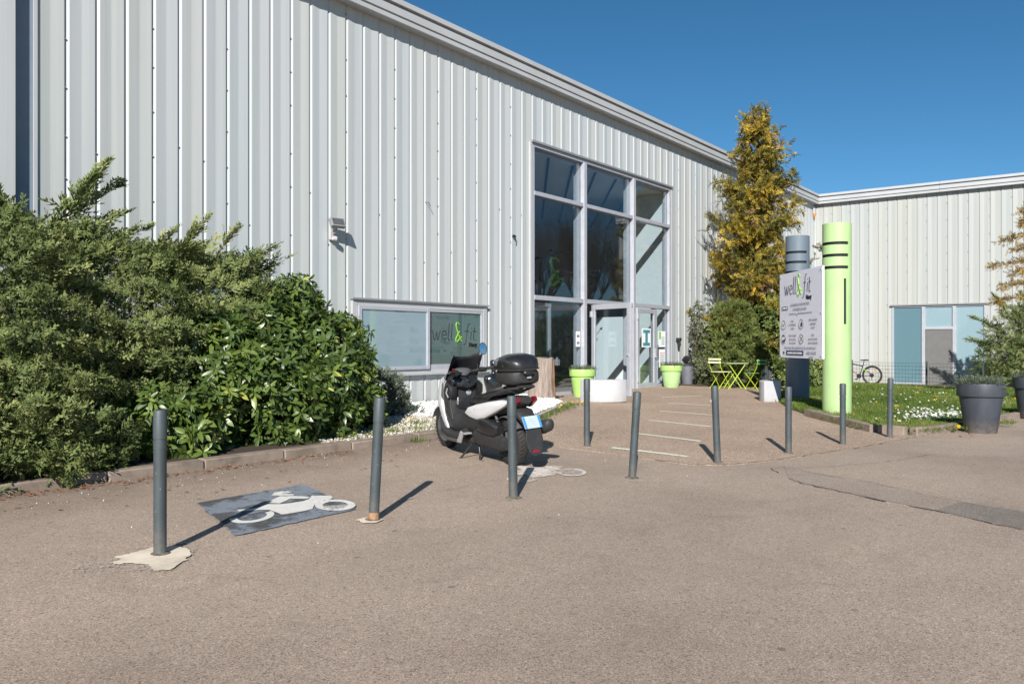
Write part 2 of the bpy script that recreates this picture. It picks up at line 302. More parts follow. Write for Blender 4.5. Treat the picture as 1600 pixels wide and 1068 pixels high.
# ------------------------------------------------------------------ mesh helpers
def link(o, parent=None):
    COL.objects.link(o)
    if parent is not None: o.parent = parent
    return o
class MB:
    """collects simple solids; build() links them as ONE mesh object"""
    def __init__(s): s.v = []; s.f = []
    def add(s, vs, fs, M=None):
        b = len(s.v)
        s.v += [tuple(M @ Vector(p)) for p in vs] if M is not None else [tuple(p) for p in vs]
        s.f += [tuple(i+b for i in f) for f in fs]; return s
    def box(s, x0, x1, y0, y1, z0, z1, M=None):
        return s.add([(x0,y0,z0),(x1,y0,z0),(x1,y1,z0),(x0,y1,z0),(x0,y0,z1),(x1,y0,z1),(x1,y1,z1),(x0,y1,z1)],
                     [(0,3,2,1),(4,5,6,7),(0,1,5,4),(1,2,6,5),(2,3,7,6),(3,0,4,7)], M)
    def tube(s, path, r, n=8, cap=True, M=None):
        P = [Vector(p) for p in path]; rs = r if isinstance(r, (list, tuple)) else [r]*len(P)
        vs, fs = [], []; up = None
        for i, p in enumerate(P):
            d = (P[min(i+1, len(P)-1)]-P[max(i-1, 0)]).normalized()
            if up is None: up = Vector((0, 0, 1)) if abs(d.z) < 0.9 else Vector((1, 0, 0))
            a = d.cross(up)
            if a.length < 1e-4: a = d.orthogonal()
            a.normalize(); b = a.cross(d).normalized(); up = b
            for k in range(n):
                t = 2*math.pi*k/n; vs.append(p+rs[i]*(math.cos(t)*a+math.sin(t)*b))
        for i in range(len(P)-1):
            for k in range(n):
                k2 = (k+1) % n; fs.append((i*n+k, i*n+k2, (i+1)*n+k2, (i+1)*n+k))
        if cap: fs.append(tuple(range(n-1, -1, -1))); fs.append(tuple((len(P)-1)*n+k for k in range(n)))
        return s.add(vs, fs, M)
    def lathe(s, prof, n=24, M=None, cap0=True, cap1=True):
        vs, fs = [], []
        for r, z in prof:
            for k in range(n):
                t = 2*math.pi*k/n; vs.append((r*math.cos(t), r*math.sin(t), z))
        for i in range(len(prof)-1):
            for k in range(n):
                k2 = (k+1) % n; fs.append((i*n+k, i*n+k2, (i+1)*n+k2, (i+1)*n+k))
        if cap0: fs.append(tuple(range(n-1, -1, -1)))
        if cap1: fs.append(tuple((len(prof)-1)*n+k for k in range(n)))
        return s.add(vs, fs, M)
    def loft(s, secs, n=20, M=None):
        """secs: (x, y, z, half width, half height, superellipse power)"""
        vs, fs = [], []
        for x, y, z, w, h, e in secs:
            for k in range(n):
                t = 2*math.pi*k/n; c, q = math.cos(t), math.sin(t)
                vs.append((x, y+w*math.copysign(abs(c)**(2/e), c), z+h*math.copysign(abs(q)**(2/e), q)))
        for i in range(len(secs)-1):
            for k in range(n):
                k2 = (k+1) % n; fs.append((i*n+k, i*n+k2, (i+1)*n+k2, (i+1)*n+k))
        fs.append(tuple(range(n-1, -1, -1))); fs.append(tuple((len(secs)-1)*n+k for k in range(n)))
        return s.add(vs, fs, M)
    def prism(s, poly, a, b, axis='z', M=None):
        f = {'z': lambda p, h: (p[0], p[1], h), 'y': lambda p, h: (p[0], h, p[1]), 'x': lambda p, h: (h, p[0], p[1])}[axis]
        n = len(poly); vs = [f(p, a) for p in poly]+[f(p, b) for p in poly]
        fs = [tuple(range(n-1, -1, -1)), tuple(range(n, 2*n))]+[(i, (i+1) % n, n+(i+1) % n, n+i) for i in range(n)]
        return s.add(vs, fs, M)
    def bulge(s, poly, y, d, M=None):
        """fairing panel: outline poly (x,z) at depth y, swelling by d along y"""
        cx = sum(p[0] for p in poly)/len(poly); cz = sum(p[1] for p in poly)/len(poly); n = len(poly); vs, fs = [], []
        for k, q in ((1.0, 0.0), (0.93, 0.62), (0.72, 0.88), (0.4, 1.0)):
            for p in poly: vs.append((cx+(p[0]-cx)*k, y+d*q, cz+(p[1]-cz)*k))
        vs.append((cx, y+d*1.02, cz))
        for i in range(3):
            for k in range(n):
                k2 = (k+1) % n; fs.append((i*n+k, i*n+k2, (i+1)*n+k2, (i+1)*n+k))
        for k in range(n): fs.append((3*n+k, 3*n+(k+1) % n, 4*n))
        fs.append(tuple(range(n-1, -1, -1)))
        return s.add(vs, fs, M)
    def torus(s, R0, r, axis='y', n=36, m_=10, M=None, sq=1.0):
        vs, fs = [], []
        for i in range(n):
            t = 2*math.pi*i/n
            for k in range(m_):
                p = 2*math.pi*k/m_; q = R0+r*math.cos(p); h = r*math.sin(p)*sq
                vs.append((q*math.cos(t), h, q*math.sin(t)) if axis == 'y' else (q*math.cos(t), q*math.sin(t), h))
        for i in range(n):
            for k in range(m_):
                i2, k2 = (i+1) % n, (k+1) % m_; fs.append((i*m_+k, i2*m_+k, i2*m_+k2, i*m_+k2))
        return s.add(vs, fs, M)
    def build(s, name, mat, parent=None, smooth=35, bevel=0.0, seg=2, me_only=False):
        me = bpy.data.meshes.new(name); me.from_pydata(s.v, [], s.f); me.materials.append(MT[mat])
        bm = bmesh.new(); bm.from_mesh(me); bmesh.ops.recalc_face_normals(bm, faces=bm.faces); bm.to_mesh(me); bm.free()
        if smooth: me.shade_smooth(); me.set_sharp_from_angle(angle=R(smooth))
        if me_only: return me
        o = bpy.data.objects.new(name, me); link(o, parent)
        if bevel:
            b = o.modifiers.new('bevel', 'BEVEL'); b.width = bevel; b.segments = seg; b.limit_method = 'ANGLE'; b.angle_limit = R(40); b.use_clamp_overlap = True
        return o
def tag(o, label=None, cat=None, group=None, kind=None):
    if label: o['label'] = label
    if cat: o['category'] = cat
    if group: o['group'] = group
    if kind: o['kind'] = kind
    return o
def thing(name, loc, label, cat, rz=0.0, group=None, scale=1.0):
    o = bpy.data.objects.new(name, None); o.empty_display_size = 0.2; link(o)
    o.location = loc; o.rotation_euler = (0, 0, rz); o.scale = (scale,)*3
    return tag(o, label, cat, group)
def copy_tree(o, parent=None):
    c = o.copy(); COL.objects.link(c)
    if parent is not None: c.parent = parent
    for ch in list(o.children): copy_tree(ch, c)
    return c
def sheet(name, poly, dz, mat, parent=None, h=None):
    """thin ground layer following the terrain, dz above it (edges carried down a little)"""
    bm = bmesh.new(); vs = [bm.verts.new((x, y, 0)) for x, y in poly]; bm.faces.new(vs)
    xs = [p[0] for p in poly]; ys = [p[1] for p in poly]
    def cut(co, no): bmesh.ops.bisect_plane(bm, geom=bm.verts[:]+bm.edges[:]+bm.faces[:], plane_co=co, plane_no=no)
    k = math.ceil(min(xs)*2)/2
    while k < max(xs): cut((k, 0, 0), (1, 0, 0)); k += 0.5
    k = math.ceil(min(ys)*2)/2
    while k < max(ys): cut((0, k, 0), (0, 1, 0)); k += 0.5
    bmesh.ops.recalc_face_normals(bm, faces=bm.faces)
    if sum(f.normal.z for f in bm.faces) < 0: bmesh.ops.reverse_faces(bm, faces=bm.faces)
    for v in bm.verts: v.co.z = g(v.co.x, v.co.y)+dz
    r = bmesh.ops.extrude_edge_only(bm, edges=[e for e in bm.edges if e.is_boundary])
    for v in r['geom']:
        if isinstance(v, bmesh.types.BMVert): v.co.z -= dz+0.03
    me = bpy.data.meshes.new(name); bm.to_mesh(me); bm.free(); me.materials.append(MT[mat])
    return link(bpy.data.objects.new(name, me), parent)
# --- stroke lettering
def arc(cx, cy, rx, ry, a0, a1, n=10): return [(cx+rx*math.cos(R(a0+(a1-a0)*i/n)), cy+ry*math.sin(R(a0+(a1-a0)*i/n))) for i in range(n+1)]
GL = {
 'w': (1.15, [[(0.0,1.0),(0.22,0.0),(0.34,0.02),(0.62,0.92),(0.72,0.02),(0.84,0.0),(1.15,1.0)]]),
 'e': (0.80, [[(0.06,0.52),(0.72,0.56)]+arc(0.42,0.5,0.36,0.5,15,290,16)+[(0.72,0.1)]]),
 'l': (0.30, [[(0.22,1.85),(0.03,0.25),(0.08,0.04),(0.25,0.0)]]),
 'f': (0.85, [[(0.98,1.85),(0.78,1.87),(0.62,1.7),(0.28,-0.3),(0.1,-0.52),(-0.15,-0.52)],[(0.1,1.02),(0.8,1.02)]]),
 'i': (0.25, [[(0.16,1.0),(0.02,0.0)],[(0.24,1.38),(0.22,1.28)]]),
 't': (0.60, [[(0.26,1.5),(0.06,0.25),(0.14,0.03),(0.42,0.0)],[(-0.05,1.02),(0.56,1.02)]]),
}
AMP = [[(0.60,1.75),(0.42,1.98),(0.16,1.95),(0.06,1.65),(0.22,1.15),(0.55,0.5),(0.95,-0.12)],
       [(0.62,0.98),(0.30,0.55),(0.03,0.12),(0.06,-0.18),(0.28,-0.22),(0.62,0.12),(0.98,0.36)]]
def strokes(word):
    x = 0; out = []
    for ch in word:
        adv, st = GL[ch]; out += [[(a+x, b) for a, b in s] for s in st]; x += adv+0.2
    return out, x-0.2
def put_strokes(sts, O, ex, ey, sx, sy, r, name, mat, parent):
    b = MB(); O, ex, ey = Vector(O), Vector(ex), Vector(ey)
    for s in sts: b.tube([O+ex*(x*sx)+ey*(y*sy) for x, y in s], r, 5)
    return b.build(name, mat, parent)
def text(s, O, ex, ey, size, name, mat, parent, sx=1.0, align='LEFT', bold=0.0):
    cu = bpy.data.curves.new(name, 'FONT'); cu.body = s; cu.size = size; cu.align_x = align; cu.offset = bold; cu.extrude = 0.0008; cu.resolution_u = 2
    t = bpy.data.objects.new('text_source', cu); me = bpy.data.meshes.new_from_object(t); me.name = name
    bpy.data.objects.remove(t); bpy.data.curves.remove(cu); me.materials.clear(); me.materials.append(MT[mat])
    ex, ey = Vector(ex).normalized(), Vector(ey).normalized(); ez = ex.cross(ey)
    M = Matrix(((ex.x*sx, ey.x, ez.x, O[0]), (ex.y*sx, ey.y, ez.y, O[1]), (ex.z*sx, ey.z, ez.z, O[2]), (0, 0, 0, 1)))
    me.transform(M); return link(bpy.data.objects.new(name, me), parent)
# --- many small leaves in one mesh
def raw_mesh(name, V, Q, mat, tint=None, smooth=False):
    me = bpy.data.meshes.new(name); me.vertices.add(len(V)); me.vertices.foreach_set('co', np.ascontiguousarray(V, np.float32).ravel())
    k = Q.shape[1]; me.loops.add(Q.size); me.loops.foreach_set('vertex_index', np.ascontiguousarray(Q, np.int32).ravel())
    me.polygons.add(len(Q)); me.polygons.foreach_set('loop_start', np.arange(0, Q.size, k, dtype=np.int32))
    me.update(calc_edges=True); me.materials.append(MT[mat])
    if tint is not None:
        a = me.attributes.new('tint', 'FLOAT', 'POINT'); a.data.foreach_set('value', np.ascontiguousarray(tint, np.float32))
    if smooth: me.shade_smooth()
    return me
def norm(a): return a/np.maximum(np.linalg.norm(a, axis=-1, keepdims=True), 1e-9)
def scatter(name, protos, P, D, U, S, mat, tint, parent=None, tip=0.0, kind='stuff', smooth=False):
    """protos: list of (verts n x3 along +X, quads, tip weights); P,D,U,S positions, directions, ups, sizes"""
    N = len(P); D = norm(D); Yv = norm(np.cross(U, D)); Z = np.cross(D, Yv); B = np.stack([D, Yv, Z], -1)
    pick = RNG.integers(0, len(protos), N); VV, QQ, TT = [], [], []; base = 0
    for i, (pv, pq, pw) in enumerate(protos):
        idx = np.where(pick == i)[0]
        if not len(idx): continue
        v = np.einsum('nij,kj->nki', B[idx], pv)*S[idx, None, None]+P[idx, None, :]
        q = pq[None]+(np.arange(len(idx))*len(pv))[:, None, None]+base
        VV.append(v.reshape(-1, 3)); QQ.append(q.reshape(-1, pq.shape[1])); TT.append(np.clip(tint[idx, None]+tip*pw[None], 0, 1).ravel()); base += len(idx)*len(pv)
    me = raw_mesh(name, np.concatenate(VV), np.concatenate(QQ), mat, np.concatenate(TT), smooth)
    o = bpy.data.objects.new(name, me); link(o, parent)
    if kind: o['kind'] = kind
    return o
def strip_proto(segs):
    """segs: list of (p0, p1, width, normal-ish) -> crossed-free quads"""
    V, Q, Wt = [], [], []
    for a, b, w, nrm in segs:
        a, b = np.array(a, float), np.array(b, float); d = b-a; s = np.cross(d, nrm); s = s/max(np.linalg.norm(s), 1e-9)*w*0.5
        i = len(V); mid = a+d*0.45; V += [a-s*0.5, mid-s, b, mid+s]; Q.append((i, i+1, i+2, i+3)); Wt += [a[0], mid[0], b[0], mid[0]]
    return np.array(V), np.array(Q), np.array(Wt)
def spray_proto(rng, shoots=11, sub=2, spread=0.42, w=0.035, flat=0.35, droop=0.1, ang=42):
    segs = []
    for k in range(shoots):
        x = 0.08+0.9*k/shoots; side = 1 if k % 2 else -1; L = spread*(1-0.62*x)*rng.uniform(0.7, 1.2)
        a = math.radians(ang+rng.uniform(-12, 12)); tz = rng.uniform(-flat, flat)
        d = np.array([math.cos(a), side*math.sin(a), tz]); d /= np.linalg.norm(d)
        p0 = np.array([x, 0, -droop*x*x]); p1 = p0+d*L; nr = np.array([rng.uniform(-.5, .5), rng.uniform(-.5, .5), 1])
        segs.append((p0, p1, w, nr))
        for j in range(sub):
            q0 = p0+d*L*(0.3+0.35*j); s2 = side*(1 if j % 2 else -1); a2 = a+s2*side*math.radians(35)
            d2 = np.array([math.cos(a2), side*math.sin(a2), rng.uniform(-flat, flat)*1.3]); q1 = q0+d2*L*rng.uniform(0.35, 0.6)
            segs.append((q0, q1, w*0.9, np.array([rng.uniform(-.8, .8), rng.uniform(-.8, .8), 1])))
    for k in range(3):
        x0 = k/3; segs.append((np.array([x0, 0, -droop*x0*x0]), np.array([x0+0.36, 0, -droop*(x0+0.36)**2]), w*0.8, np.array([0.2*(k-1), 0.3, 1])))
    return strip_proto(segs)
def leaf_proto(w=0.36, fold=0.10, bend=0.18):
    xs = [0.0, 0.3, 0.7, 1.0]; hw = [0.06, 0.48, 0.44, 0.0]; V, Q = [], []
    for x, h in zip(xs, hw):
        z = -bend*x*x; V += [(x, -h*w, z+fold*h*w*2), (x, 0, z), (x, h*w, z+fold*h*w*2)]
    for i in range(3): Q += [(3*i, 3*i+3, 3*i+4, 3*i+1), (3*i+1, 3*i+4, 3*i+5, 3*i+2)]
    V = np.array(V, float); return V, np.array(Q), V[:, 0]
def ellip_pts(ells, n, depth=0.22, zmin=0.1, cull=0.86):
    """points and outward normals in the outer shell of a union of ellipsoids"""
    area = np.array([e[3]*e[4]+e[4]*e[5]+e[3]*e[5] for e in ells]); out_p, out_n = [], []; tot = 0
    while tot < n:
        k = RNG.choice(len(ells), 4000, p=area/area.sum()); E = np.array(ells)[k]; d = norm(RNG.normal(size=(4000, 3)))
        f = 1-depth*RNG.random((4000, 1))**1.6; p = E[:, :3]+d*E[:, 3:]*f; nn = norm(d/E[:, 3:]); ok = p[:, 2] > zmin
        for j, e in enumerate(ells):
            q = np.linalg.norm((p-np.array(e[:3]))/np.array(e[3:]), axis=1); ok &= (q > cull-0.12*RNG.random(len(q))) | (k == j)
        out_p.append(p[ok]); out_n.append(nn[ok]); tot += ok.sum()
    return np.concatenate(out_p)[:n], np.concatenate(out_n)[:n]
def clump(p, f=1.6, seed=0):
    """smooth pseudo-noise used to gather foliage into clumps"""
    r = np.random.default_rng(seed); s = 0
    for k in range(6):
        w = r.normal(size=3)*f*(1+0.4*k); s = s+np.sin(p @ w+r.uniform(0, 6))/(1+0.3*k)
    return s/3
# ================================================================== THE SETTING
def grid_ground():
    us = [-600, -150, -50, -20, -10, -6]+[x*0.5-5 for x in range(0, 90)]+[42, 50, 80, 200, 600]
    ys = [-600, -150, -50, -25]+[y*0.5-15 for y in range(0, 32)]+[3, 8, 30, 150, 600]
    V = [(u, y, g(u, y)) for y in ys for u in us]; n = len(us)
    F = [(j*n+i, j*n+i+1, (j+1)*n+i+1, (j+1)*n+i) for j in range(len(ys)-1) for i in range(n-1)]
    me = bpy.data.meshes.new('asphalt_ground'); me.from_pydata(V, [], F); me.materials.append(MT['asphalt'])
    return tag(link(bpy.data.objects.new('asphalt_ground', me)), kind='structure')
grid_ground()
tag(sheet('forecourt', [(8.95,-3.1),(8.83,-4.41),(8.63,-4.92),(8.66,-5.55),(8.60,-5.87),(8.56,-6.56),(8.8,-6.86),(9.13,-7.01),(9.43,-7.14),(11.46,-7.65),(13.21,-7.97),(13.46,-7.6),(13.5,-7.25),(15.3,-5.7),(16.1,-5.3),(16.5,-5.0),(18.7,-3.95),(20.5,-3.3),(23.0,-2.9),(24,-2.6),(24,-0.04),(14.5,-.04),(14.4,-.8),(13.5,-1.75),(11.2,-2.75),(10.5,-3.05)], 0.006, 'aggregate'), kind='structure')
tag(sheet('lawn', [(13.62,-7.3),(13.5,-7.80),(13.9,-7.98),(14.7,-8.15),(16.56,-8.45),(17.3,-8.6),(22,-9.3),(29.2,-10.2),(29.2,-1),(24,-1),(23,-2.9),(20.5,-3.3),(18.7,-3.95),(16.5,-5.0),(16.1,-5.3),(15.4,-5.8)], 0.035, 'turf'), kind='structure')
tag(sheet('path', [(29.2,-10.3),(34.25,-10.8),(34.25,-0.04),(29.2,-0.04)], 0.02, 'paving'), kind='structure')
tag(sheet('shrub_bed', [(21.5,-.04),(21.6,-.75),(22.9,-1.75),(23.4,-2.6),(24.5,-3.0),(29.2,-3.0),(29.2,-.04)], 0.045, 'soil'), kind='structure')
tag(sheet('hedge_bed', [(-6,-2.98),(6.4,-2.98),(6.4,-.03),(-6,-.03)], 0.085, 'soil'), kind='structure')
tag(sheet('gravel_bed', [(6.4,-2.98),(8.9,-2.98),(10.4,-2.93),(11.2,-2.68),(13.4,-1.72),(14.25,-.8),(14.35,-.03),(6.4,-.03)], 0.075, 'bed_soil'), kind='structure')
tag(sheet('asphalt_trench', [(9.12,-7.44),(8.79,-7.97),(8.63,-8.37),(8.31,-8.88),(8.11,-9.13),(7.99,-9.33),(7.47,-9.23),(7.54,-9.04),(7.61,-8.83),(7.77,-8.59),(7.87,-8.38),(8.12,-7.95),(8.35,-7.74)], 0.005, 'asphalt_patch'), kind='structure')
tag(sheet('asphalt_repair', [(7.99,-9.335),(7.82,-9.82),(7.70,-10.4),(7.5,-11.4),(6.75,-11.2),(6.94,-10.4),(7.05,-9.9),(7.21,-9.63),(7.46,-9.235)], 0.006, 'asphalt_dark'), kind='structure')
# cracked joints: thin dark mossy lines along the trench and the forecourt edge
def joint(pts, w, mat, dz, jit=0.02):
    P = []
    for (a, b), (c, d) in zip(pts[:-1], pts[1:]):
        n = max(1, int(math.hypot(c-a, d-b)/0.09))
        for i in range(n): t = i/n; P.append((a+(c-a)*t+random.uniform(-jit, jit), b+(d-b)*t+random.uniform(-jit, jit)))
    P.append(pts[-1]); vs, fs = [], []
    for i, p in enumerate(P):
        q = P[min(i+1, len(P)-1)]; o = P[max(0, i-1)]; dx, dy = q[0]-o[0], q[1]-o[1]; L = math.hypot(dx, dy)+1e-9; ww = w*random.uniform(0.25, 1.3)
        for s in (-1, 1): x, y = p[0]-dy/L*ww*s*.5, p[1]+dx/L*ww*s*.5; vs.append((x, y, g(x, y)+dz))
        if i: fs.append((2*i-2, 2*i-1, 2*i+1, 2*i))
    me = bpy.data.meshes.new('pavement_crack'); me.from_pydata(vs, [], fs); me.materials.append(MT[mat])
    return tag(link(bpy.data.objects.new('pavement_crack', me)), kind='structure')
joint([(9.12,-7.44),(8.79,-7.97),(8.63,-8.37),(8.31,-8.88),(8.11,-9.13),(7.99,-9.33),(7.82,-9.82)], 0.010, 'crack', 0.010)
joint([(8.35,-7.74),(8.12,-7.95),(7.87,-8.38),(7.77,-8.59),(7.61,-8.83)], 0.020, 'crack', 0.011)
joint([(7.66,-8.75),(7.54,-9.04),(7.46,-9.235),(7.21,-9.63),(7.05,-9.9),(6.94,-10.4)], 0.014, 'kerb', 0.012)
joint([(8.6,-5.87),(8.56,-6.56),(8.8,-6.86),(9.13,-7.01),(9.43,-7.14),(11.46,-7.65),(13.21,-7.97)], 0.016, 'crack', 0.012, 0.012)
joint([(8.3,-7.0),(8.7,-7.1),(9.0,-7.5),(9.5,-7.9),(10.4,-8.3),(11.2,-8.5)], 0.008, 'crack', 0.009)
joint([(8.62,-7.55),(8.9,-7.35),(9.12,-7.44)], 0.012, 'crack', 0.009)
# kerbs, stone by stone
def kerb(path, name, wid, hgt, ln=1.0):
    root = bpy.data.objects.new(name, None); link(root); tag(root, kind='structure')
    pts = [Vector((*p, 0)) for p in path]; i = 0; pos = pts[0].copy()
    for a, b in zip(pts[:-1], pts[1:]):
        L = (b-a).length; n = max(1, round(L/ln)); d = (b-a)/n; dn = d.normalized(); s = Vector((-dn.y, dn.x, 0))
        for k in range(n):
            p0 = a+d*k+dn*0.005; p1 = a+d*(k+1)-dn*0.005; off = random.uniform(-.006, .006); hh = hgt+random.uniform(-.008, .008)
            m_ = MB(); vs = []
            for top in (0, 1):
                for p, t in ((p0, -1), (p1, -1), (p1, 1), (p0, 1)):
                    q = p+s*(t*wid*0.5*(0.88 if top else 1)+off); vs.append((q.x, q.y, g(q.x, q.y)+(hh if top else -0.1)))
            m_.add(vs, [(0,3,2,1),(4,5,6,7),(0,1,5,4),(1,2,6,5),(2,3,7,6),(3,0,4,7)])
            m_.build('kerbstone', 'kerb', root, 20, bevel=0.014)
    return root
kerb([(-3,-3.06),(6.7,-3.06),(8.95,-3.06)], 'hedge_kerb', 0.16, 0.09)
kerb([(15.45,-5.68),(13.56,-7.30)], 'lawn_kerb', 0.15, 0.13)
kerb([(13.50,-7.38),(13.42,-7.78)], 'lawn_kerb', 0.15, 0.13, 0.4)
kerb([(13.46,-7.86),(13.85,-8.04),(14.7,-8.22),(16.56,-8.53),(17.3,-8.68),(22,-9.4),(29,-10.3)], 'lawn_kerb', 0.15, 0.12, 0.95)

# ================================================================== THE BUILDING
B = thing('hall_building', (15, 0, 0), 'long pale grey hall clad in ribbed metal sheets, with tall glazed entrance', 'building')
def bb(o):                                            # children are modelled in world metres
    o.parent = B; o.matrix_parent_inverse = Matrix.Translation((-15, 0, 0)); return o
PIT = 0.3776; U0 = 4.52
PROF = [(0.0, 0.0), (0.012, 0.0), (0.15, 0.010), (0.165, 0.0095), (0.30, 0.0), (0.316, 0.0), (0.320, 0.023), (0.343, 0.023), (0.3776, 0.0)]
def prof_d(x, k):
    for (a, da), (b, db) in zip(PROF[:-1], PROF[1:]):
        if a*k <= x <= b*k: return da+(db-da)*(x-a*k)/max(1e-9, (b-a)*k)
    return 0.0
pan_cache = {}
def panel(u_left, xa, xb, z0, z1, wallb=False):
    k = (0.345/PIT) if wallb else 1.0
    key = (round(xa, 3), round(xb, 3), round(z0, 3), round(z1, 3), wallb)
    if key not in pan_cache:
        xs = sorted({xa, xb, *[p[0]*k for p in PROF if xa < p[0]*k < xb]}); vs, fs = [], []
        zz = [z0, z1]
        for x in xs:
            for z in zz:
                d = prof_d(x, k); vs.append((x, d, z) if not wallb else (d, -x, z))
        for i in range(len(xs)-1): fs.append((2*i, 2*i+2, 2*i+3, 2*i+1))
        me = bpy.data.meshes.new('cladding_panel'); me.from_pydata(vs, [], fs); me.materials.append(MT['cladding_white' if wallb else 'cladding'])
        pan_cache[key] = me
    o = bpy.data.objects.new('cladding_panel', pan_cache[key]); link(o); bb(o)
    o.location = (u_left, 0, 0) if not wallb else (34.3, u_left, 0)
    return o
WIN = (9.50, 13.08, 0.80, 2.11); ENT = (14.66, 21.34, 0.0, 5.74); ZT = 7.03
scr = MB()
n = 0; u = U0-0*PIT
while u < 34.25:
    a, b = u, min(u+PIT, 34.28); n += 1
    spans = [(a, b, 0.10, ZT)]
    for w0, w1, z0, z1 in (WIN, ENT):
        new = []
        for (p, q, s, t) in spans:
            if q <= w0 or p >= w1: new.append((p, q, s, t)); continue
            if p < w0: new.append((p, w0, s, t))
            if q > w1: new.append((w1, q, s, t))
            pp, qq = max(p, w0), min(q, w1)
            if z0 > s: new.append((pp, qq, s, z0))
            if z1 < t: new.append((pp, qq, z1, t))
        spans = new
    for (p, q, s, t) in spans:
        if q-p > 0.004: panel(u, p-u, q-u, s, t)
    if n % 3 == 1 and not (ENT[0]-.2 < u < ENT[1]):
        z = 0.7+random.uniform(0, .3)
        while z < 6.9:
            if not (WIN[0]-.1 < u < WIN[1]+.1 and WIN[2]-.1 < z < WIN[3]+.1): scr.box(u-0.008+0.33, u+0.010+0.33, -0.004, 0.03, z-.007, z+.007)
            z += random.choice((0.52, 0.6, 0.75))
    elif random.random() < 0.8:
        z = random.uniform(2.5, 4.2); 
        if not (ENT[0]-.2 < u < ENT[1]): scr.box(u+0.322, u+0.34, -0.004, 0.03, z-.007, z+.007)
    u += PIT
WB = (-2.92, -6.08, -0.2, 2.82)                       # opening in the wing, Y from to
Y = -0.012; n = 0
while Y > -8.95:
    a, b = -Y, -Y+0.345; n += 1
    w0, w1 = -WB[0], -WB[1]
    if b <= w0 or a >= w1: panel(Y, 0, 0.345, -0.2, ZT, True)
    else:
        if a < w0: panel(Y, 0, w0-a, -0.2, ZT, True)
        if b > w1: panel(Y, w1-a, 0.345, -0.2, ZT, True)
        panel(Y, max(0, w0-a), min(0.345, w1-a), WB[3], ZT, True)
    if n % 2 == 0:
        z = 0.4
        while z < 6.8:
            if not (w0-.1 < a < w1+.1 and z < WB[3]+.1): scr.box(34.285, 34.32, Y-0.322, Y-0.304, z-.007, z+.007)
            z += 0.62
    Y -= 0.345
tag(bb(scr.build('screw', 'screw', None, 0)), kind='stuff')
# solid unseen wall added behind the sheets to stop light leaking; roof, ends
bk = MB(); y0, y1 = 0.06, 0.22
for x0, x1, z0, z1 in ((-14, WIN[0], -.3, 7.2), (WIN[1], ENT[0], -.3, 7.2), (ENT[1], 34.6, -.3, 7.2)): bk.box(x0, x1, y0, y1, z0, z1)
bk.box(WIN[0], WIN[1], y0, y1, -.3, WIN[2]); bk.box(WIN[0], WIN[1], y0, y1, WIN[3], 7.2); bk.box(ENT[0], ENT[1], y0, y1, ENT[3], 7.2)
bb(bk.build('backing_wall', 'trim_grey', None, 0))
bk = MB()
for a, b, z0, z1 in ((0.055, WB[0], -.4, 7.2), (WB[1], -8.96, -.4, 7.2), (WB[0], WB[1], WB[3], 7.2)): bk.box(34.345, 34.5, b, a, z0, z1)
bk.box(34.345, 60, -8.99, -8.965, -.4, 7.2); bk.box(59.9, 60, -8.96, 30, -.4, 7.2)
bb(bk.build('backing_wall', 'trim_grey', None, 0))
rf = MB(); rf.box(-14, 34.3, 0.02, 30, 7.21, 7.3); rf.box(34.31, 60, -8.96, 30, 7.21, 7.3); bb(rf.build('roof', 'trim_grey', None, 0))
# eaves gutter, mitred into the inner corner
FP = [(-0.01, 7.005), (0.185, 6.985), (0.205, 7.0), (0.205, 7.075), (0.165, 7.08), (0.165, 7.102), (0.215, 7.107), (0.215, 7.235), (0.165, 7.245), (0.165, 7.278), (0.25, 7.283), (0.25, 7.375), (-0.01, 7.385)]
def eaves(p0, p1):
    vs = [p0(d)+(z,) for d, z in FP]+[p1(d)+(z,) for d, z in FP]; k = len(FP)
    m_ = MB(); m_.add(vs, [(i, (i+1) % k, k+(i+1) % k, k+i) for i in range(k)]+[tuple(range(k)), tuple(range(2*k-1, k-1, -1))])
    bb(m_.build('eaves_gutter', 'trim', None, 0))
xs = [-14, 3.2, 9.1, 15.0, 20.9, 26.8]
for a, b in zip(xs, xs[1:]+[None]):
    eaves(lambda d, a=a: (a+0.004, -d), (lambda d, b=b: (b-0.004, -d)) if b else (lambda d: (34.3-d-0.002, -d)))
eaves(lambda d: (34.3-d, -d-0.002), lambda d: (34.3-d, -4.6)); eaves(lambda d: (34.3-d, -4.608), lambda d: (34.3-d, -9.0))
m_ = MB(); m_.box(34.245, 34.29, -0.06, -0.003, -.2, 6.98); bb(m_.build('corner_trim', 'trim', None, 0))
# projecting smooth bay at the far left and the wall strip in its shadow
m_ = MB(); m_.box(-14, 4.23, -0.12, 0.05, 0.0, 6.98); bb(m_.build('side_bay', 'cladding', None, 0))
m_ = MB(); m_.box(4.235, 4.475, -0.004, 0.05, 0.1, 7.0); bb(m_.build('shade_strip', 'shade_blue', None, 0))  # plain wall strip; the bay's blue shade is also put into its colour
m_ = MB(); m_.box(4.475, 4.516, -0.022, 0.05, 0.1, 7.0); bb(m_.build('corner_trim', 'trim', None, 0))
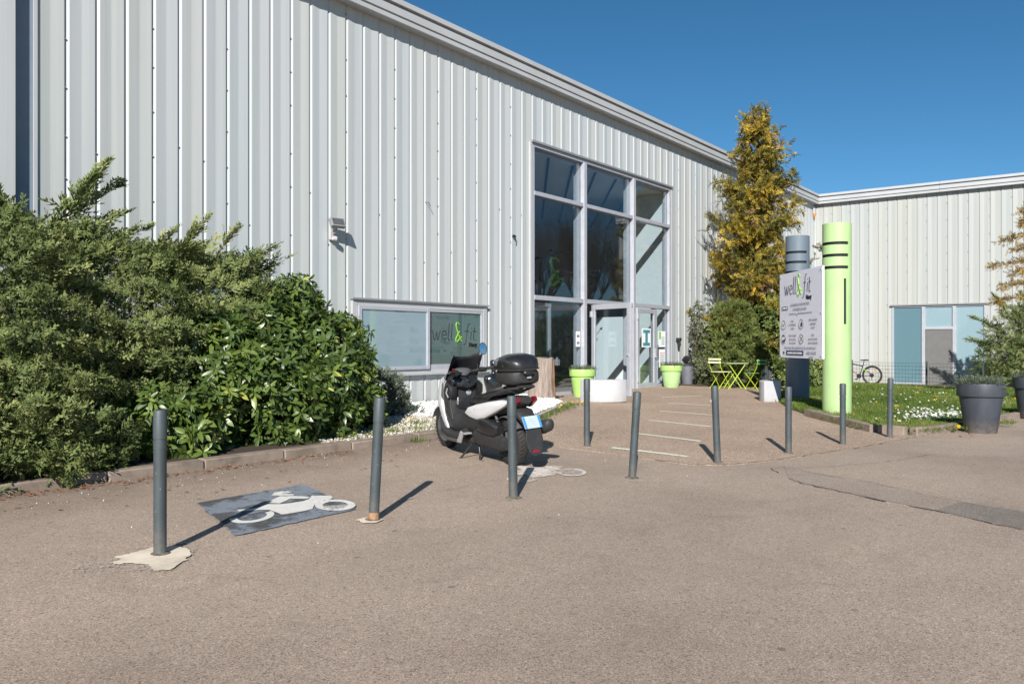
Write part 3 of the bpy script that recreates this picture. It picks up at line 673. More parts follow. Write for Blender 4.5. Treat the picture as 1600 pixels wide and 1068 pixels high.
# --- ribbon window with a sliding pane
win = MB(); a, b, z0, z1 = WIN
win.box(a, a+0.10, -0.035, 0.2, z0+0.05, z1); win.box(b-0.11, b, -0.035, 0.2, z0+0.05, z1)
win.box(a+0.10, b-0.11, -0.03, 0.2, z1-0.10, z1-0.001); win.box(a+0.10, b-0.11, -0.03, 0.2, z0+0.05, z0+0.10)
W = bb(win.build('window', 'trim', None, 0))
def sub(o, par):
    o.parent = par; o.matrix_parent_inverse = Matrix(); return o
sub(MB().box(a-0.03, b+0.03, -0.075, 0.0, z1, z1+0.03).build('flashing', 'trim_grey', None, 0), W)
sub(MB().box(a-0.03, b+0.03, -0.095, 0.02, z0-0.005, z0+0.05).build('sill', 'trim', None, 0, bevel=0.006), W)
fr = MB(); x0, x1 = a+0.11, 11.36; fz0, fz1 = z0+0.10, z1-0.10
fr.box(x0, x0+.07, -0.07, -.02, fz0, fz1); fr.box(x1-.07, x1, -0.07, -.02, fz0, fz1); fr.box(x0+.07, x1-.07, -0.068, -.02, fz1-.06, fz1); fr.box(x0+.07, x1-.07, -0.068, -.02, fz0, fz0+.06)
sub(fr.build('sash', 'alu', None, 0, bevel=0.004), W)
sub(MB().box(x0+.07, x1-.07, -0.045, -.035, fz0+.06, fz1-.06).build('pane', 'glass_frost', None, 0), W)
fr = MB(); x0b, x1b = 11.38, b-0.115
fr.box(x1b-.05, x1b, -0.025, .03, fz0, fz1); fr.box(x0b, x1b-.05, -0.023, .03, fz1-.05, fz1); fr.box(x0b, x1b-.05, -0.023, .03, fz0, fz0+.08)
sub(fr.build('sash', 'alu', None, 0, bevel=0.004), W)
sub(MB().box(x0b-.02, x1b-.05, 0.0, .012, fz0+.08, fz1-.05).build('pane', 'glass_green', None, 0), W)
sub(MB().box(a+.1, b-.1, .10, .19, z0+.1, z1-.1).build('dark_room_sheet', 'inner_dark', None, 0), W)  # near-black sheet stands for the unlit room behind the panes
def logo(O, ex, ey, sx, sy, r, par, ink='ink', grn='logo_green', nm='lettering', ampr=2.0, nancy=True):
    O, ex, ey = Vector(O), Vector(ex), Vector(ey)
    s1, w1 = strokes('well'); s2, w2 = strokes('fit'); xa = w1+0.42; xf = xa+1.0+0.38
    L = put_strokes(s1+[[(x+xf, y) for x, y in s] for s in s2], O, ex, ey, sx, sy, r, nm, ink, None)
    A_ = put_strokes([[(x*1.0+xa, y*1.0) for x, y in s] for s in AMP], O, ex, ey, sx, sy, r*ampr, 'ampersand', grn, None)
    out = [L, A_]
    if nancy:
        P = O+ex*(sx*(xf+w2+0.05))+ey*(sy*-0.75); out.append(text('Nancy', P, ex, ey, sy*0.62, 'lettering', ink, None, sx=0.9, align='RIGHT', bold=0.008))
    return out, xf+w2
for o in logo((11.50, -0.006, 1.44), (1, 0, 0), (0, 0, 1), 0.183, 0.17, 0.0055, W)[0]: sub(o, W)
# --- tall glazed entrance
E0, E1 = ENT[0], ENT[1]; M1, M2 = 16.80, 19.20
ff = MB()
ff.box(E0, E0+.09, -.02, .2, .2, 5.66); ff.box(E1-.09, E1, -.02, .2, .19, 5.66); ff.box(E0, E1, -.022, .2, 5.66, 5.738)
G = bb(ff.build('glazed_front', 'alu', None, 0))
sub(MB().box(E0-.04, E1+.05, -.07, .01, 5.74, 5.785).build('flashing', 'trim_grey', None, 0), G)
sub(MB().box(E0-.075, E0-.002, -.03, .05, .15, 5.738).build('jamb_trim', 'trim', None, 0), G)
sub(MB().box(E1+.002, E1+.16, -.03, .05, .15, 5.738).build('jamb_trim', 'trim', None, 0), G)
for mx in (M1, M2): sub(MB().box(mx-.065, mx+.065, -.045, .26, .17, 5.66).build('mullion', 'alu', None, 0, bevel=0.006), G)
bays = ((E0+.09, M1-.065), (M1+.065, M2-.065), (M2+.065, E1-.09))
for i, (p, q) in enumerate(bays):
    sub(MB().box(p, q, -.03, .16, 4.61, 4.70).build('transom', 'alu', None, 0, bevel=0.005), G)
    sub(MB().box(p, q, -.032, .16, 2.33, 2.43).build('transom', 'alu', None, 0, bevel=0.005), G)
    sub(MB().box(p, q, .055, .075, 4.70, 5.66).build('pane', 'glass', None, 0), G)
    sub(MB().box(p, q, .055, .075, 2.43, 4.61).build('pane', 'glass', None, 0), G)
p, q = bays[0]
sub(MB().box(p, q, -.02, .12, .19, .27).build('bottom_rail', 'alu', None, 0), G)
sub(MB().box(p, q, .055, .07, .27, 2.33).build('pane', 'glass', None, 0), G)
p, q = bays[2]; pd = 20.42
sub(MB().box(pd, pd+.07, -.02, .14, .19, 2.33).build('post', 'alu', None, 0), G)
sub(MB().box(pd+.07, q, -.02, .12, .19, .27).build('bottom_rail', 'alu', None, 0), G)
sub(MB().box(pd+.07, q, .055, .07, .27, 2.33).build('pane', 'glass', None, 0), G)
# notices stuck on the panes
for x0, x1, z0, z1 in ((20.72, 21.12, 1.28, 1.72), (20.74, 21.10, .72, 1.22)): sub(MB().box(x0, x1, .046, .050, z0, z1).build('notice', 'paper', None, 0), G)
sub(MB().box(20.74, 20.84, .042, .045, 1.50, 1.70).build('notice_mark', 'logo_green', None, 0), G)
sub(MB().box(20.78, 21.08, .042, .045, 1.10, 1.13).build('notice_mark', 'pink', None, 0), G)
for z in (1.36, 1.42, 1.48, 1.54, .80, .86, .92, .98, 1.04): sub(MB().box(20.88 if z > 1.2 else 20.80, 21.06, .042, .045, z, z+.018).build('notice_line', 'ink_grey', None, 0), G)
sub(MB().box(16.52, 16.70, .046, .05, 1.30, 1.66).build('notice', 'paper', None, 0), G)
for z in (1.36, 1.52): sub(MB().box(16.55, 16.67, .042, .045, z, z+.06).build('notice_mark', 'ink_grey', None, 0), G)
# double door: the broad leaf stands open, the narrow one is shut
def leaf(x0, x1, z0, z1, st, nm, label):
    d = MB(); d.box(0, st, -.03, .03, z0, z1); d.box(x1-x0-st, x1-x0, -.03, .03, z0, z1); d.box(st, x1-x0-st, -.029, .029, z1-st*1.05, z1); d.box(st, x1-x0-st, -.029, .029, z0, z0+st*1.3)
    o = d.build(nm, 'alu', None, 0, bevel=0.006); o['label'] = label
    pn = MB().box(st, x1-x0-st, -.006, .006, z0+st*1.3, z1-st*1.05).build('pane', 'glass', o, 0)
    for z in (z0+.25, z1-.22): MB().box(-.03, .03, -.055, -.031, z-.07, z+.07).build('hinge', 'trim', o, 0)
    return o
DL = 1.42; ang = math.atan2(-1.33, -0.50)
D1 = leaf(0, DL, 0.175, 2.30, 0.115, 'door', 'broad glazed leaf swung open'); bb(D1); D1.location = (17.14, -0.02, 0); D1.rotation_euler = (0, 0, ang)
hd = MB(); hd.box(DL-.075, DL-.045, .03, .075, 1.10, 1.13); hd.box(DL-.20, DL-.045, .075, .095, 1.105, 1.128); hd.lathe([(.028, 0), (.028, .02)], 12, Matrix.Translation((DL-.06, .03, .96)) @ Matrix.Rotation(R(-90), 4, 'X'))
hd.box(DL-.20, DL-.045, -.095, -.075, 1.105, 1.128); hd.box(DL-.075, DL-.045, -.075, -.03, 1.10, 1.13)
hd.build('handle', 'scoot_silver', D1, 30)
MB().box(DL-.10, DL-.02, .031, .034, 1.40, 1.52).build('sticker', 'pink', D1, 0)
D2 = leaf(19.30, 20.38, 0.185, 2.30, 0.11, 'door', 'narrow glazed leaf kept shut'); bb(D2); D2.location = (19.30, -0.045, 0); D2.rotation_euler = (0, 0, R(1.5))
MB().box(.28, .80, -.012, -.008, 1.28, 1.78).build('notice', 'paper', D2, 0)
mk = MB(); mk.box(.34, .74, -.018, -.014, 1.66, 1.74); mk.box(.34, .74, -.018, -.014, 1.32, 1.40); mk.box(.47, .61, -.018, -.014, 1.40, 1.66); mk.build('notice_mark', 'teal', D2, 0)
MB().box(.99, 1.02, -.08, -.03, 1.0, 1.25).build('handle', 'scoot_silver', D2, 0)
# --- what shows behind the glass: lobby shell, ceiling strips, inner screen, hanging logo
lb = MB(); lb.box(14.2, 14.3, .22, 6.6, .1, 5.9); bb(lb.build('lobby_wall', 'lobby_white', None, 0))
lb = MB(); lb.box(21.36, 21.5, .23, 1.15, .1, 5.9); bb(lb.build('lobby_wall', 'lobby_white', None, 0))
lb = MB(); lb.box(21.362, 21.48, 1.16, 2.5, .1, 2.16); bb(lb.build('lobby_partition', 'lobby_white', None, 0))
lb = MB(); lb.box(27.0, 27.1, .23, 6.6, .1, 5.9); lb.box(21.5, 27.0, .23, .33, .1, 5.9); bb(lb.build('lobby_wall', 'lobby_white', None, 0))
lb = MB(); lb.box(14.3, 27.0, 6.5, 6.6, .1, 5.9); bb(lb.build('lobby_wall', 'lobby_ceiling', None, 0))
bb(MB().box(14.3, 27.0, .23, 6.5, .05, .185).build('lobby_floor', 'lobby_floor', None, 0)); bb(MB().box(ENT[0], ENT[1], .0, .228, .05, .183).build('threshold', 'trim_grey', None, 0))
LC = bb(MB().box(14.3, 27.0, .225, 6.5, 5.62, 5.72).build('lobby_ceiling', 'lobby_ceiling', None, 0))
for i in range(9):
    x0 = 11.6+i*1.02; L = 9.0; c = Vector((x0, .25, 5.6)); d = Vector((.81, .589, 0)).normalized(); s = Vector((-d.y, d.x, 0))*0.028
    t0 = max(0.0, (14.32-x0)/d.x); t1 = min(L, (26.5-x0)/d.x, 6.1/d.y)
    if t1 <= t0: continue
    vs = [c+d*t0-s, c+d*t0+s, c+d*t1+s, c+d*t1-s]
    vs = [(v.x, v.y, 5.595) for v in vs]+[(v.x, v.y, 5.615) for v in vs]
    m_ = MB(); m_.add(vs, [(0,1,2,3),(7,6,5,4),(0,4,5,1),(1,5,6,2),(2,6,7,3),(3,7,4,0)]); sub(m_.build('ceiling_joint', 'inner_dark', None, 0), LC)
bb(MB().box(14.3, 18.6, 2.6, 2.9, 2.42, 2.74).build('bulkhead', 'wood_panel', None, 0))
bb(MB().box(14.3, 15.7, 2.585, 2.597, 2.56, 2.60).build('light_strip', 'orange_strip', None, 0))
bb(MB().box(14.3, 18.6, 2.92, 3.0, .19, 2.42).build('inner_partition', 'wood_panel', None, 0))
sc_ = MB()
for x in (14.75, 15.9, 16.1, 17.2): sc_.box(x-.04, x+.04, 1.25, 1.33, .19, 2.3)
sc_.box(14.71, 17.24, 1.245, 1.335, 2.3, 2.38); sc_.box(14.71, 17.24, 1.25, 1.33, .187, .25)
S_ = bb(sc_.build('inner_door_screen', 'alu', None, 0))
for x0, x1 in ((14.79, 15.86), (16.14, 17.16)): sub(MB().box(x0, x1, 1.28, 1.295, .25, 2.3).build('pane', 'glass', None, 0), S_)
out, _ = logo((14.52, .9, 2.86), (1, 0, 0), (0, 0, 1), .60, .30, .016, None, 'ink', 'logo_green_dark', 'hanging_lettering', 2.6, False)
for o in out: bb(o)
rd = MB()
for (x0, x1, z) in ((16.2, 17.3, 3.42), (16.75, 18.2, 3.64), (16.8, 17.75, 3.18), (14.4, 15.8, 3.62), (17.9, 19.0, 3.3)):
    rd.tube([(x0, .93, z), (x1, .93, z)], .010, 6)
    for x in (x0, (x0*2+x1)/3, x1): rd.box(x-.022, x+.022, .90, .96, z-.022, z+.022)
bb(rd.build('hanging_rods', 'ink', None, 0))
# --- glazed doorway in the wing
y0, y1, z0, z1 = WB[0], WB[1], WB[2], WB[3]
wb = MB(); 
def bx(f, ya, yb, za, zb, d0=34.27, d1=34.40): f.box(d0, d1, yb, ya, za, zb)
bx(wb, y0, y0-.06, z0, z1); bx(wb, y1+.06, y1, z0, z1); bx(wb, y0-.06, y1+.06, z1-.06, z1-.001); bx(wb, -3.96, -4.08, z0, z1-.06, 34.265); bx(wb, -5.00, -5.12, z0, z1-.06, 34.265); bx(wb, -4.08, -5.00, 1.92, 2.02, 34.268)
bx(wb, y0-.06, -3.96, -.2, -.10); bx(wb, -5.12, y1+.06, -.2, -.10)
W2 = bb(wb.build('wing_doorway', 'alu', None, 0))
f = MB(); bx(f, y0+.06, y1-.06, z1, z1+.05, 34.20, 34.30); sub(f.build('flashing', 'trim_grey', None, 0), W2)
for ya, yb, za, zb, mt in ((y0-.06, -3.96, -.1, z1-.06, 'glass_teal'), (-4.08, -5.0, 2.02, z1-.06, 'glass_pale'), (-5.12, y1+.06, -.1, z1-.06, 'glass_pale')):
    f = MB(); bx(f, ya, yb, za, zb, 34.32, 34.335); sub(f.build('pane', mt, None, 0), W2)
f = MB(); bx(f, -4.09, -4.99, -.14, 1.91, 34.30, 34.345); dd = sub(f.build('door', 'frame_grey', None, 0, bevel=.005), W2)
f = MB(); bx(f, y0, y1, z0, z1, 34.42, 34.5); sub(f.build('dark_room_sheet', 'inner_dark', None, 0), W2)  # near-black sheet painted as the darkness inside the wing
bb(MB().box(34.31, 34.345, -3.0, -2.93, -.2, -.15).build('threshold', 'trim_grey', None, 0))
# ================================================================== GROUND MARKINGS
def flat(name, poly, dz, mat, parent=None):
    bm = bmesh.new(); vs = [bm.verts.new((x, y, 0)) for x, y in poly]; f = bm.faces.new(vs)
    bmesh.ops.triangulate(bm, faces=bm.faces)
    for k in (-5.5, -5, -4.5): bmesh.ops.bisect_plane(bm, geom=bm.verts[:]+bm.edges[:]+bm.faces[:], plane_co=(0, k, 0), plane_no=(0, 1, 0))
    for k in range(6, 40): bmesh.ops.bisect_plane(bm, geom=bm.verts[:]+bm.edges[:]+bm.faces[:], plane_co=(k/2, 0, 0), plane_no=(1, 0, 0))
    bmesh.ops.recalc_face_normals(bm, faces=bm.faces)
    for v in bm.verts: v.co.z = g(v.co.x, v.co.y)+dz
    me = bpy.data.meshes.new(name); bm.to_mesh(me); bm.free(); me.materials.append(MT[mat])
    o = bpy.data.objects.new(name, me); link(o, parent); return o
def wring(c, p, q, k=0.66, a0=0, a1=360, n=40):
    """ring as a polygon: centre c, two conjugate radius points p, q"""
    c, p, q = Vector(c), Vector(p)-Vector(c), Vector(q)-Vector(c)
    o = [c+p*math.cos(R(a0+(a1-a0)*i/n))+q*math.sin(R(a0+(a1-a0)*i/n)) for i in range(n+1)]
    i_ = [c+k*(p*math.cos(R(a0+(a1-a0)*i/n))+q*math.sin(R(a0+(a1-a0)*i/n))) for i in range(n, -1, -1)]
    return [tuple(v) for v in o+i_]
def ragged(P, n=5, j=.018):
    out = []
    for (a, b), (c, d) in zip(P, P[1:]+P[:1]):
        for i in range(n): t = i/n; out.append((a+(c-a)*t+random.uniform(-j, j), b+(d-b)*t+random.uniform(-j, j)))
    return out
base = flat('painted_parking_symbol', ragged([(3.806,-4.518),(3.386,-5.64),(4.52,-5.613),(4.898,-4.482)], 30, .011), 0.008, 'paint_blue')
tag(base, 'white motorcycle symbol painted on a worn blue-grey square of asphalt', 'painted marking')
flat('tar_wear', [(3.80,-4.53),(3.41,-5.62),(4.51,-5.60),(4.88,-4.49)], 0.0105, 'tar', base)
for P in (wring((3.80,-5.255), (3.945,-5.325), (3.945,-5.095), 0.66, -175, 40), wring((4.485,-5.395), (4.61,-5.495), (4.615,-5.225), 0.62, 0, 359)):
    flat('painted_wheel', P, 0.0135, 'paint_white', base)
flat('painted_helmet', [(4.368,-4.723),(4.456,-4.641),(4.545,-4.629),(4.59,-4.693),(4.57,-4.745),(4.523,-4.728),(4.499,-4.75),(4.54,-4.809),(4.502,-4.848),(4.42,-4.793)], 0.0135, 'paint_white', base)
flat('painted_rider', [(4.159,-4.928),(4.403,-4.798),(4.489,-4.874),(4.549,-4.975),(4.538,-5.017),(4.488,-5.033),(4.395,-4.935),(4.333,-4.974),(4.221,-5.029)], 0.0135, 'paint_white', base)
flat('painted_bodywork', [(3.854,-4.983),(3.83,-5.042),(3.885,-5.069),(3.979,-5.117),(4.02,-5.17),(4.00,-5.30),(3.985,-5.36),(4.021,-5.377),(4.183,-5.388),(4.267,-5.377),(4.368,-5.277),(4.472,-5.213),(4.609,-5.195),(4.667,-5.153),(4.705,-5.084),(4.598,-4.964),(4.49,-5.064),(4.406,-5.095),(4.299,-5.083),(4.216,-5.06),(4.139,-4.985),(3.986,-5.043)], 0.0136, 'paint_white', base)
m2 = flat('painted_parking_symbol', [(7.146,-5.187),(7.172,-5.413),(7.218,-5.534),(7.326,-5.49),(7.431,-5.626),(7.157,-5.767),(7.054,-5.805),(6.913,-5.87),(6.72,-5.83),(6.698,-5.651),(6.638,-5.496),(6.805,-5.412),(6.926,-5.462)], 0.008, 'paint_faded')
tag(m2, 'faded white motorcycle symbol on bare asphalt behind the scooter tail', 'painted marking')
for P in (wring((7.19,-5.9), (7.299,-6.011), (7.377,-5.768), 0.74, 0, 359), wring((6.54,-5.75), (6.66,-5.85), (6.70,-5.63), 0.72, -190, 60)): flat('painted_wheel', P, 0.0085, 'paint_faded', m2)
def band(pts, w):
    L, Rr = [], []
    for i, p in enumerate(pts):
        q = pts[min(i+1, len(pts)-1)]; o = pts[max(0, i-1)]; dx, dy = q[0]-o[0], q[1]-o[1]; l = math.hypot(dx, dy)
        L.append((p[0]-dy/l*w/2, p[1]+dx/l*w/2)); Rr.append((p[0]+dy/l*w/2, p[1]-dx/l*w/2))
    return L+Rr[::-1]
tag(flat('bay_line', band([(4.586,-5.622),(4.807,-5.623),(5.163,-5.603),(5.851,-5.581),(6.385,-5.598)], 0.075), 0.008, 'paint_trace'), 'nearly worn away pale parking line between the two motorcycle symbols', 'painted marking')
WAIT = [((9.08,-5.27),(9.08,-6.30),.10,'nearest and thickest pale stripe chalked across the forecourt'),((10.62,-4.80),(10.52,-5.82),.085,'second pale chalk stripe counting from the asphalt edge'),((12.40,-4.05),(12.31,-5.17),.085,'third pale chalk stripe counting from the asphalt edge'),
        ((14.03,-3.41),(14.11,-4.44),.08,'fourth pale chalk stripe, where a faint longer line joins it'),((15.70,-2.73),(16.01,-3.61),.08,'fifth pale chalk stripe, last but one before the doors'),((17.07,-1.89),(18.36,-2.30),.07,'farthest pale chalk stripe, slanting before the glazed doors')]
for a, b, w, lab in WAIT:
    tag(flat('waiting_stripe', band([a, ((a[0]+b[0])/2+.012, (a[1]+b[1])/2), b], w), 0.011, 'chalk'), lab, 'painted stripe', 'pale stripes chalked across the forecourt')
tag(flat('faint_line', band([(14.22,-4.42),(15.2,-4.62),(16.29,-4.87)], 0.05), 0.0112, 'paint_trace'), 'faint thin line running from the fourth stripe towards the sign columns', 'painted marking')
def ragged(P, n=5, j=.018):
    out = []
    for (a, b), (c, d) in zip(P, P[1:]+P[:1]):
        for i in range(n): t = i/n; out.append((a+(c-a)*t+random.uniform(-j, j), b+(d-b)*t+random.uniform(-j, j)))
    return out
c1 = flat('concrete_collar', ragged([(2.60,-5.56),(2.701,-5.55),(2.86,-5.52),(2.98,-5.60),(3.0,-5.70),(2.95,-5.82),(2.841,-5.93),(2.678,-6.04),(2.60,-6.0),(2.64,-5.86),(2.60,-5.76),(2.50,-5.70),(2.54,-5.64),(2.60,-5.64)], 5, .012), 0.009, 'collar'); flat('concrete_spill', ragged([(2.45,-5.50),(2.75,-5.44),(3.08,-5.52),(3.16,-5.70),(3.02,-5.95),(2.70,-6.12),(2.48,-6.0),(2.44,-5.82),(2.28,-5.74),(2.34,-5.60)], 5, .03), 0.0075, 'paint_trace', c1); tag(c1, 'ragged pale concrete patch round the foot of the nearest bollard', 'concrete patch')
c2 = flat('concrete_collar', ragged([(4.251,-5.90),(4.347,-5.88),(4.42,-5.95),(4.40,-6.04),(4.274,-6.063),(4.229,-6.002)], 4, .012), 0.009, 'collar'); tag(c2, 'small pale concrete patch under the leaning second bollard', 'concrete patch')

# ================================================================== BOLLARDS
def bollard():
    t = thing('bollard', (0, 0, 0), '', 'bollard', group='dark grey steel bollards round the forecourt')
    MB().lathe([(.038, -.05), (.038, .655)], 20).build('post', 'bollard', t, 30)
    MB().lathe([(.0395, .655), (.0395, .70), (.037, .702), (.037, .72), (.0405, .722), (.0405, .885), (.036, .897), (.022, .902)], 20).build('top_sleeve', 'bollard', t, 30)
    MB().lathe([(.039, .0), (.039, .014), (.062, .008), (.078, -.004)], 18, cap0=False, cap1=False).build('base_joint', 'crack', t, 60)
    return t
bo = bollard()
BL = [(2.82,-5.68,.905,0,0,'nearest dark bollard, upright in a ragged pale concrete patch'),(4.36,-5.97,.925,.05,.0,'bollard leaning right, just past the painted blue square, rusty at its foot'),(5.76,-6.23,.885,-.018,0,'bollard standing in front of the scooter tail'),
      (7.38,-6.50,.865,.06,0,'bollard leaning right in front of the nearest chalk stripe'),(8.99,-4.96,.86,.0,0,'upright bollard in front of the curved white bench'),(8.93,-6.74,.88,-.04,0,'bollard leaning left at the front corner of the forecourt'),
      (10.30,-7.08,.83,.0,0,'upright bollard below the left edge of the sign board'),(11.67,-7.35,.825,0,0,'bollard in front of the lime green column'),(12.96,-7.65,.865,.015,0,'last bollard, beside the lawn kerb')]
vd = (0.604, -0.797)                                   # the way they lean, across the line of posts
for i, (x, y, h, lean, l2, lab) in enumerate(BL):
    o = bo if i == 0 else copy_tree(bo)
    o['label'] = lab; o.location = (x, y, g(x, y)); s = h/0.902
    ax = Vector((-vd[1], vd[0], 0)); o.rotation_mode = 'QUATERNION'
    from mathutils import Quaternion
    o.rotation_quaternion = Quaternion(ax, lean); o.scale = (1.03, 1.03, s)
    if i == 1: MB().lathe([(.0388, -.02), (.0388, .045), (.0384, .06)], 20).build('rusty_foot', 'rust', o, 30)['label'] = 'rusty orange foot'

# ================================================================== SIGN BOARD ON TWO COLUMNS
def column(name, loc, r, h, mat, label, a_off):
    t = thing(name, loc, label, 'column', rz=a_off)
    n = 96; zs = [0, h-1.55, h-.60]; slots = [(h-.84, h-.785), (h-.62, h-.565), (h-.40, h-.345)]
    vbar = (h-1.85, h-1.02)
    levels = sorted({-.1, h, *[z for s in slots for z in s], *vbar}); vs, fs = [], []
    for z in levels:
        for k in range(n): t_ = 2*math.pi*k/n; vs.append((r*math.cos(t_), r*math.sin(t_), z))
    for i in range(len(levels)-1):
        zc = (levels[i]+levels[i+1])/2; sl = any(s[0] < zc < s[1] for s in slots); vb = vbar[0] < zc < vbar[1]
        for k in range(n):
            ph = 360*(k+.5)/n
            if sl and 5 < ph < 149: continue
            if vb and 127 < ph < 137: continue
            k2 = (k+1) % n; fs.append((i*n+k, i*n+k2, (i+1)*n+k2, (i+1)*n+k))
    tp = len(levels)-1; fs.append(tuple(tp*n+k for k in range(n)))
    b = MB().add(vs, fs); o = b.build('shell', mat, t, 0); sd = o.modifiers.new('thick', 'SOLIDIFY'); sd.thickness = 0.012; sd.offset = -1
    MB().lathe([(r-.03, 0), (r-.03, h-.05)], 32).build('dark_core', 'slot', t, 30)
    return t
CA = math.atan2(-(18.75*.0+5.0), -14)
gc = (18.75, -4.41); lc = (15.88, -6.08)
# angle zero of a column points right as seen from the forecourt; slots run over the side that faces the car park
fa = lambda c: math.atan2(-10.58-c[1], -c[0])
column('grey_column', (*gc, g(*gc)), .258, 3.77-g(*gc), 'grey_column', 'tall blue-grey column with black slots, behind the left end of the sign board', fa(gc)-R(100))
column('green_column', (*lc, g(*lc)), .255, 3.57-g(*lc), 'lime_column', 'tall lime green column with black slots, at the right end of the sign board', fa(lc)-R(100))
d2 = Vector((-.768, -.64, 0)); n2 = Vector((d2.y, -d2.x, 0)); n2 = n2 if n2.x < 0 else -n2
SW = 2.14; SO = Vector((lc[0], lc[1], 0))+n2*0.31-d2*(SW-.10); SB, ST = 1.085, 2.80
sg = thing('sign_board', tuple(SO+d2*SW*.5), 'pale lilac-grey club sign board with health advice, fixed across two columns', 'sign')
inv = Matrix.Translation(-sg.location)
def sp(o): o.parent = sg; o.matrix_parent_inverse = inv; return o
vs = []
for s in (0.0, -0.03):
    for a, z in ((0, SB), (SW, SB), (SW, ST), (0, ST)): v = SO+d2*a+n2*s; vs.append((v.x, v.y, z))
sp(MB().add(vs, [(0,1,2,3),(7,6,5,4),(0,4,5,1),(1,5,6,2),(2,6,7,3),(3,7,4,0)]).build('panel', 'board', None, 0))
for a in (.35, SW-.25):
    for z in (SB+.3, ST-.3):
        v = SO+d2*a-n2*0.03; w = v-n2*.30; sp(MB().tube([(v.x, v.y, z), (w.x, w.y, z)], .02, 8).build('bracket', 'trim_grey', None))
for a in (.07, SW-.07):
    for z in (SB+.06, (SB+ST)/2, ST-.06):
        if a < 1 and abs(z-(SB+ST)/2) < .1: continue
        v = SO+d2*a+n2*.001; w = v+n2*.008; sp(MB().tube([(v.x, v.y, z), (w.x, w.y, z)], .022, 10).build('bolt_cap', 'white_plastic', None))
F = SO+n2*0.003; EZ = (0, 0, 1); SH = ST-SB
def at(a, z): v = F+d2*(a*SW); return (v.x, v.y, SB+z*SH)
def sbox(a0, a1, z0, z1, nm, mt):
    p, q = F+d2*(a0*SW), F+d2*(a1*SW); vs = []
    for s in (0, .003):
        for v, z in ((p, z0), (q, z0), (q, z1), (p, z1)): w = v+n2*s; vs.append((w.x, w.y, SB+z*SH))
    return sp(MB().add(vs, [(0,1,2,3),(7,6,5,4),(0,4,5,1),(1,5,6,2),(2,6,7,3),(3,7,4,0)]).build(nm, mt, None, 0))
for o in logo(at(.135, .745), d2, EZ, .19, .185, .0055, None, ampr=2.0)[0]: sp(o)
sbox(.06, .205, .565, .608, 'badge', 'navy')
def tx(s, a, z, size, mt='ink_grey', al='CENTER', sx=1.25, bold=0.0):
    v = Vector(at(a, z))+n2*.004; return sp(text(s, v, d2, EZ, size, 'printed_text', mt, None, sx*.745, al, bold))
tx('COVID-19', .132, .574, .062, 'paper', bold=.002)
tx('CORONAVIRUS, POUR SE PROTÉGER', .50, .605, .062); tx('ET PROTÉGER LES AUTRES', .50, .55, .062)
v = [at(a, z) for a, z in ((.25, .515), (.42, .515), (.44, .49), (.46, .515), (.78, .515))]; sp(MB().tube([tuple(Vector(q)+n2*.003) for q in v], .004, 4).build('rule', 'ink_grey', None))
IC = [(.105, .39, ['Se laver', 'très régulièrement', 'les mains']), (.54, .39, ['Utiliser un mouchoir', 'à usage unique', 'et le jeter']), (.105, .22, ['Tousser ou éternuer', 'dans son coude ou', 'dans un mouchoir']), (.54, .22, ['Saluer', 'sans se serrer la main,', 'éviter les embrassades'])]
for j, (a, z, tt) in enumerate(IC):
    c = Vector(at(a, z))+n2*.004; pts = [c+d2*(.108*math.cos(t))+Vector((0, 0, .088*math.sin(t))) for t in [2*math.pi*i/28 for i in range(29)]]
    sp(MB().tube([tuple(p) for p in pts], .0045, 4, False).build('icon_ring', 'ink_grey', None))
    dsk = [tuple(c-n2*.002+d2*(.104*math.cos(t))+Vector((0, 0, .085*math.sin(t)))) for t in [2*math.pi*i/24 for i in range(24)]]
    sp(MB().add(dsk, [tuple(range(24))]).build('icon_disc', 'paper', None, 0))
    def poly(pp, mt): sp(MB().add([tuple(c+n2*.001+d2*x+Vector((0, 0, y))) for x, y in pp], [tuple(range(len(pp)))]).build('icon', mt, None, 0))
    if j == 0: poly([(-.07,.0),(-.02,-.045),(.07,.02),(.05,.035),(-.02,-.015),(-.05,.02)], 'ink_grey')
    if j == 1: poly([(-.05,-.05),(.05,-.05),(.06,.0),(.0,.055),(-.035,.0)], 'navy')
    if j == 2: poly([(-.10,-.06),(.02,-.075),(.12,-.02),(.13,.03),(.05,-.01),(-.04,-.02)], 'navy'); poly([(-.09,.05),(-.03,.08),(.07,.075),(.04,.055)], 'navy')
    if j == 3: poly([(-.08,-.05),(-.06,-.06),(.08,.045),(.06,.055)], 'ink_grey'); poly([(.08,-.05),(.06,-.06),(-.08,.045),(-.06,.055)], 'ink_grey')
    for k, s in enumerate(tt): tx(s, a+(.225 if a < .3 else .26), z+.033-.043*k, .055, sx=1.15)
tx('Vous avez des questions sur le coronavirus ?', .5, .105, .083, sx=1.42)
sbox(.09, .125, .042, .072, 'badge', 'navy'); sbox(.17, .585, .03, .085, 'badge', 'navy')
tx('GOUVERNEMENT.FR/INFO-CORONAVIRUS', .378, .045, .05, 'paper', sx=1.05)
tx('0 800 130 000', .76, .045, .085, sx=1.25); tx('(appel gratuit)', .76, .012, .04)
sbox(.0, .03, .0, .02, 'corner_clip', 'ink_grey')

